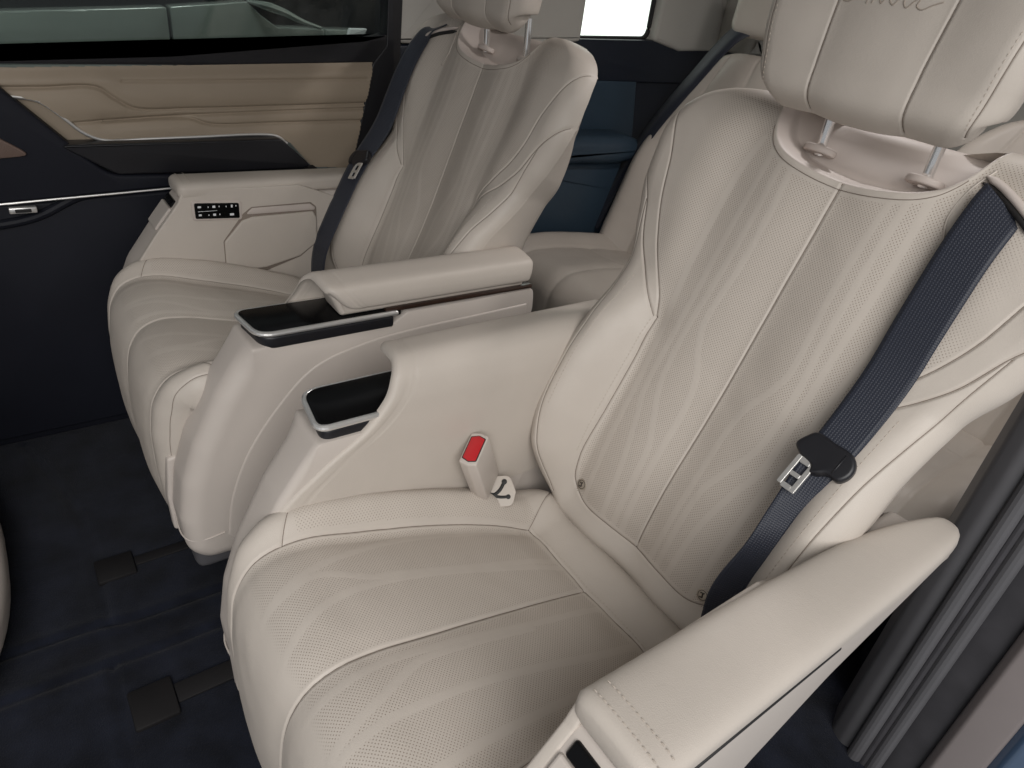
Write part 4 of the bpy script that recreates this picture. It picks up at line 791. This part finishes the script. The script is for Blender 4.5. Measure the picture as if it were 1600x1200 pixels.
# ---- third row seats
def third_row(label, cx, cz, mirror=False):
    t = thing('third_row_seat', label, 'car seat', (cx, -1.6, 0), 'third row seats'); o_ = np.array([0, -1.6, 0])
    pth = [(-1.75, .385), (-1.62, .405), (-1.50, .42), (-1.36, .432), (-1.26, .425), (-1.215, .385), (-1.205, .30), (-1.22, .20)]
    hw = pch([-.3, 0, .2, .45, .6, .8], [.27, .285, .29, .285, .27, .26])
    def Fc(X, T): return .022*sstep(abs(X), .17, .25)*(1-sstep(T, .35, .45)) + .006*np.cos(X/.13*math.pi)
    sh = Sheet(pth, (-1.62, .405), -.10, .62, hw, Fc, .05, .10, 130, 150, rt=.04, seams=[([(.175, -.1), (.19, .2), (.195, .45), (.19, .6)], .006, .006, .005, True), ([(0, -.1), (0, .6)], .004, .006, .004, False), ([(.0, .10), (.18, .10)], .004, .006, .003, True)])
    co = link('cushion', sh.shell(), 'leather', t); co.data.transform(Matrix.Translation(-Vector(o_)))
    cl = np.zeros(len(sh.F), int)
    for c, me in sh.split(cl, np.zeros(sh.X.shape), o_).items(): link('cushion_cover', me, 'leather', co, smooth=False)
    bpth = [(-1.66, .36), (-1.70, .46), (-1.755, .65), (-1.81, .85), (-1.865, 1.03), (-1.90, 1.12)]
    hwb = pch([-.1, 0, .1, .3, .5, .62, .68, .72], [.25, .28, .292, .285, .262, .225, .18, .13])
    def Fb(X, T): return .05*sstep(abs(X), .15, .25)*(1-sstep(T, .3, .55)) + .006*np.cos(X/.13*math.pi)
    sb = Sheet(bpth, (-1.66, .36), .0, .72, hwb, Fb, .05, .12, 130, 150, rt=.04, side=-1, seams=[([(.165, 0), (.17, .3), (.15, .55), (.11, .70)], .005, .005, .004, True), ([(0, 0), (0, .7)], .004, .005, .004, False), ([(.17, .45), (.27, .52)], .004, .005, .002, True)])
    bo = link('backrest', sb.shell(), 'leather', t); bo.data.transform(Matrix.Translation(-Vector(o_)))
    for c, me in sb.split(np.zeros(len(sb.F), int), np.zeros(sb.X.shape), o_).items(): link('backrest_cover', me, 'leather', bo, smooth=False)
    hp = [(-1.86, 1.07), (-1.845, 1.10), (-1.85, 1.15), (-1.87, 1.25), (-1.90, 1.28)]
    hh = pch([-.1, 0, .05, .15, .25], [.10, .115, .13, .135, .12])
    sh2 = Sheet(hp, (-1.86, 1.07), .0, .20, hh, lambda X, T: .004+0*X, .035, .08, 70, 70, rt=.03, side=-1)
    ho = link('headrest', sh2.shell(), 'leather', t); ho.data.transform(Matrix.Translation(-Vector(o_)))
    for c, me in sh2.split(np.zeros(len(sh2.F), int), np.zeros(sh2.X.shape), o_).items(): link('headrest_cover', me, 'leather', ho, smooth=False)
    me = boxm((-.25, -.12, .02), (.25, .36, .34), .02); link('seat_base', me, 'grey_trim', t, smooth=False)
    return t
third_row('cream third row seat showing between the two captain seats', .87, 0)
third_row('cream third row seat mostly hidden behind the near captain seat', .02, 0)
bt = thing('rear_belt', 'dark belt strap along the edge of the third row seat', 'seat belt', (1.1, -1.8, .6))
c = catmull([(.90, -1.90, 1.125), (.95, -1.845, 1.09), (1.035, -1.80, .945), (1.125, -1.76, .77), (1.19, -1.72, .58), (1.215, -1.68, .42)], 60) - np.array([1.1, -1.8, .6])
V = []; flt = []
for i, p in enumerate(c):
    t = c[min(i+1, 59)]-c[max(i-1, 0)]; t /= np.linalg.norm(t); sd = np.cross(t, np.array([.25, 1, .25])); sd /= np.linalg.norm(sd); nn = np.cross(sd, t)
    for q, hgt in ((-1, .001), (1, .001), (1, -.001), (-1, -.001)): V.append(p + sd*.032*q + nn*hgt); flt.append((q*.026, i*.012, 0))
link('webbing', big_mesh(np.array(V), grid_faces(60, 4, True), {'flat': np.array(flt)}), 'webbing', bt, smooth=False)

# ---- rear interior floor step and near-side sill
tag(link('wheel_arch_cover', rim_extrude(round_poly([(-1.22, 0), (-1.24, .20), (-1.34, .33), (-1.50, .38), (-2.4, .40), (-2.4, 0)], .05, 5, .05), -.36, -.24, .03, 'x', 5), 'dark_trim', smooth=False), 'dark plastic wheel arch cover on the floor behind the near seat', 'trim panel')
pil = thing('door_pillar', 'dark door opening pillar with seal strips behind the near armrest', 'pillar', (-.37, -1.05, 0)); SO = np.array([-.37, -1.05, 0])
def spart(name, me, m):
    for v in me.vertices: v.co.x += .033*v.co.z
    me.transform(Matrix.Translation(-Vector(SO))); return link(name, me, m, pil, smooth=False)
def strip(x, y, r, n=24): return tube(np.column_stack([np.full(n, x), y + .0025*np.sin(np.linspace(0, 7, n)), np.linspace(-.25, 1.5, n)]), r, 14)
inner = round_poly([(-.283, -1.30), (-.280, -1.12), (-.300, -1.062), (-.325, -1.050), (-.350, -1.056), (-.42, -1.085), (-.42, -1.30)], .02, 5, .02)
spart('inner_trim', rim_extrude(inner, -.25, 1.5, .002, 'z', 2), 'grey_trim')
spart('seal_strip', strip(-.354, -1.052, .0125), 'grey_trim'); spart('seal_lip', strip(-.371, -1.055, .0075), 'pillar_dark'); spart('seal_strip', strip(-.386, -1.056, .0115), 'grey_trim')
spart('seal_channel', boxm((-.447, -1.20, -.25), (-.39, -1.070, 1.5), .006, 2), 'pillar_dark')
spart('jamb_panel', rim_extrude(round_poly([(-.437, -1.25), (-.440, -1.060), (-.452, -1.048), (-.505, -1.060), (-.520, -1.25)], .008, 4, .02), -.25, 1.5, .002, 'z', 2), 'mauve_trim')
spart('paint_edge', rim_extrude(round_poly([(-.503, -1.25), (-.502, -1.072), (-.520, -1.060), (-.60, -1.10), (-.60, -1.25)], .012, 4, .02), -.25, 1.5, .002, 'z', 2), 'blue_paint')
tag(link('door_sill', boxm((-.47, -1.0, -.06), (-.385, .8, .03), .012, 3), 'dark_trim', smooth=False), 'dark sill along the floor edge under the near armrest', 'door sill')
struct(link('roof', slab([(-.42, .45), (1.30, .45), (1.30, -2.6), (-.42, -2.6)], 'z', 1.50, .03), 'pillar_trim', smooth=False))
struct(link('tailgate', slab([(-.42, .0), (1.30, .0), (1.30, 1.5), (-.42, 1.5)], 'y', -2.63, .03), 'pillar_trim', smooth=False))
# ---- front passenger seat back, only its lower edge in view
fs = thing('front_seat', 'pale rear edge of the front seat at the left border', 'car seat', (.8, .5, 0)); th = np.linspace(0, 2*math.pi, 80, endpoint=False)
pl = np.stack([.42*np.sign(np.cos(th))*abs(np.cos(th))**.75, .348*np.sign(np.sin(th))*abs(np.sin(th))**.8], 1)
link('seat_shell', rim_extrude(pl, .02, .10, .03, 'z', 6), 'cream_plastic', fs, smooth=False)
link('cushion', rim_extrude(pl*.72 + np.array([0, .14]), .09, .36, .05, 'z', 6), 'leather', fs, smooth=False)
link('seat_back', rim_extrude(smooth_outline([(-.16, .14), (-.13, .5), (-.05, .92), (.0, .98), (.06, .94), (.03, .5), (.02, .14)], 90), -.27, .27, .05, 'x', 6), 'leather', fs, smooth=False)
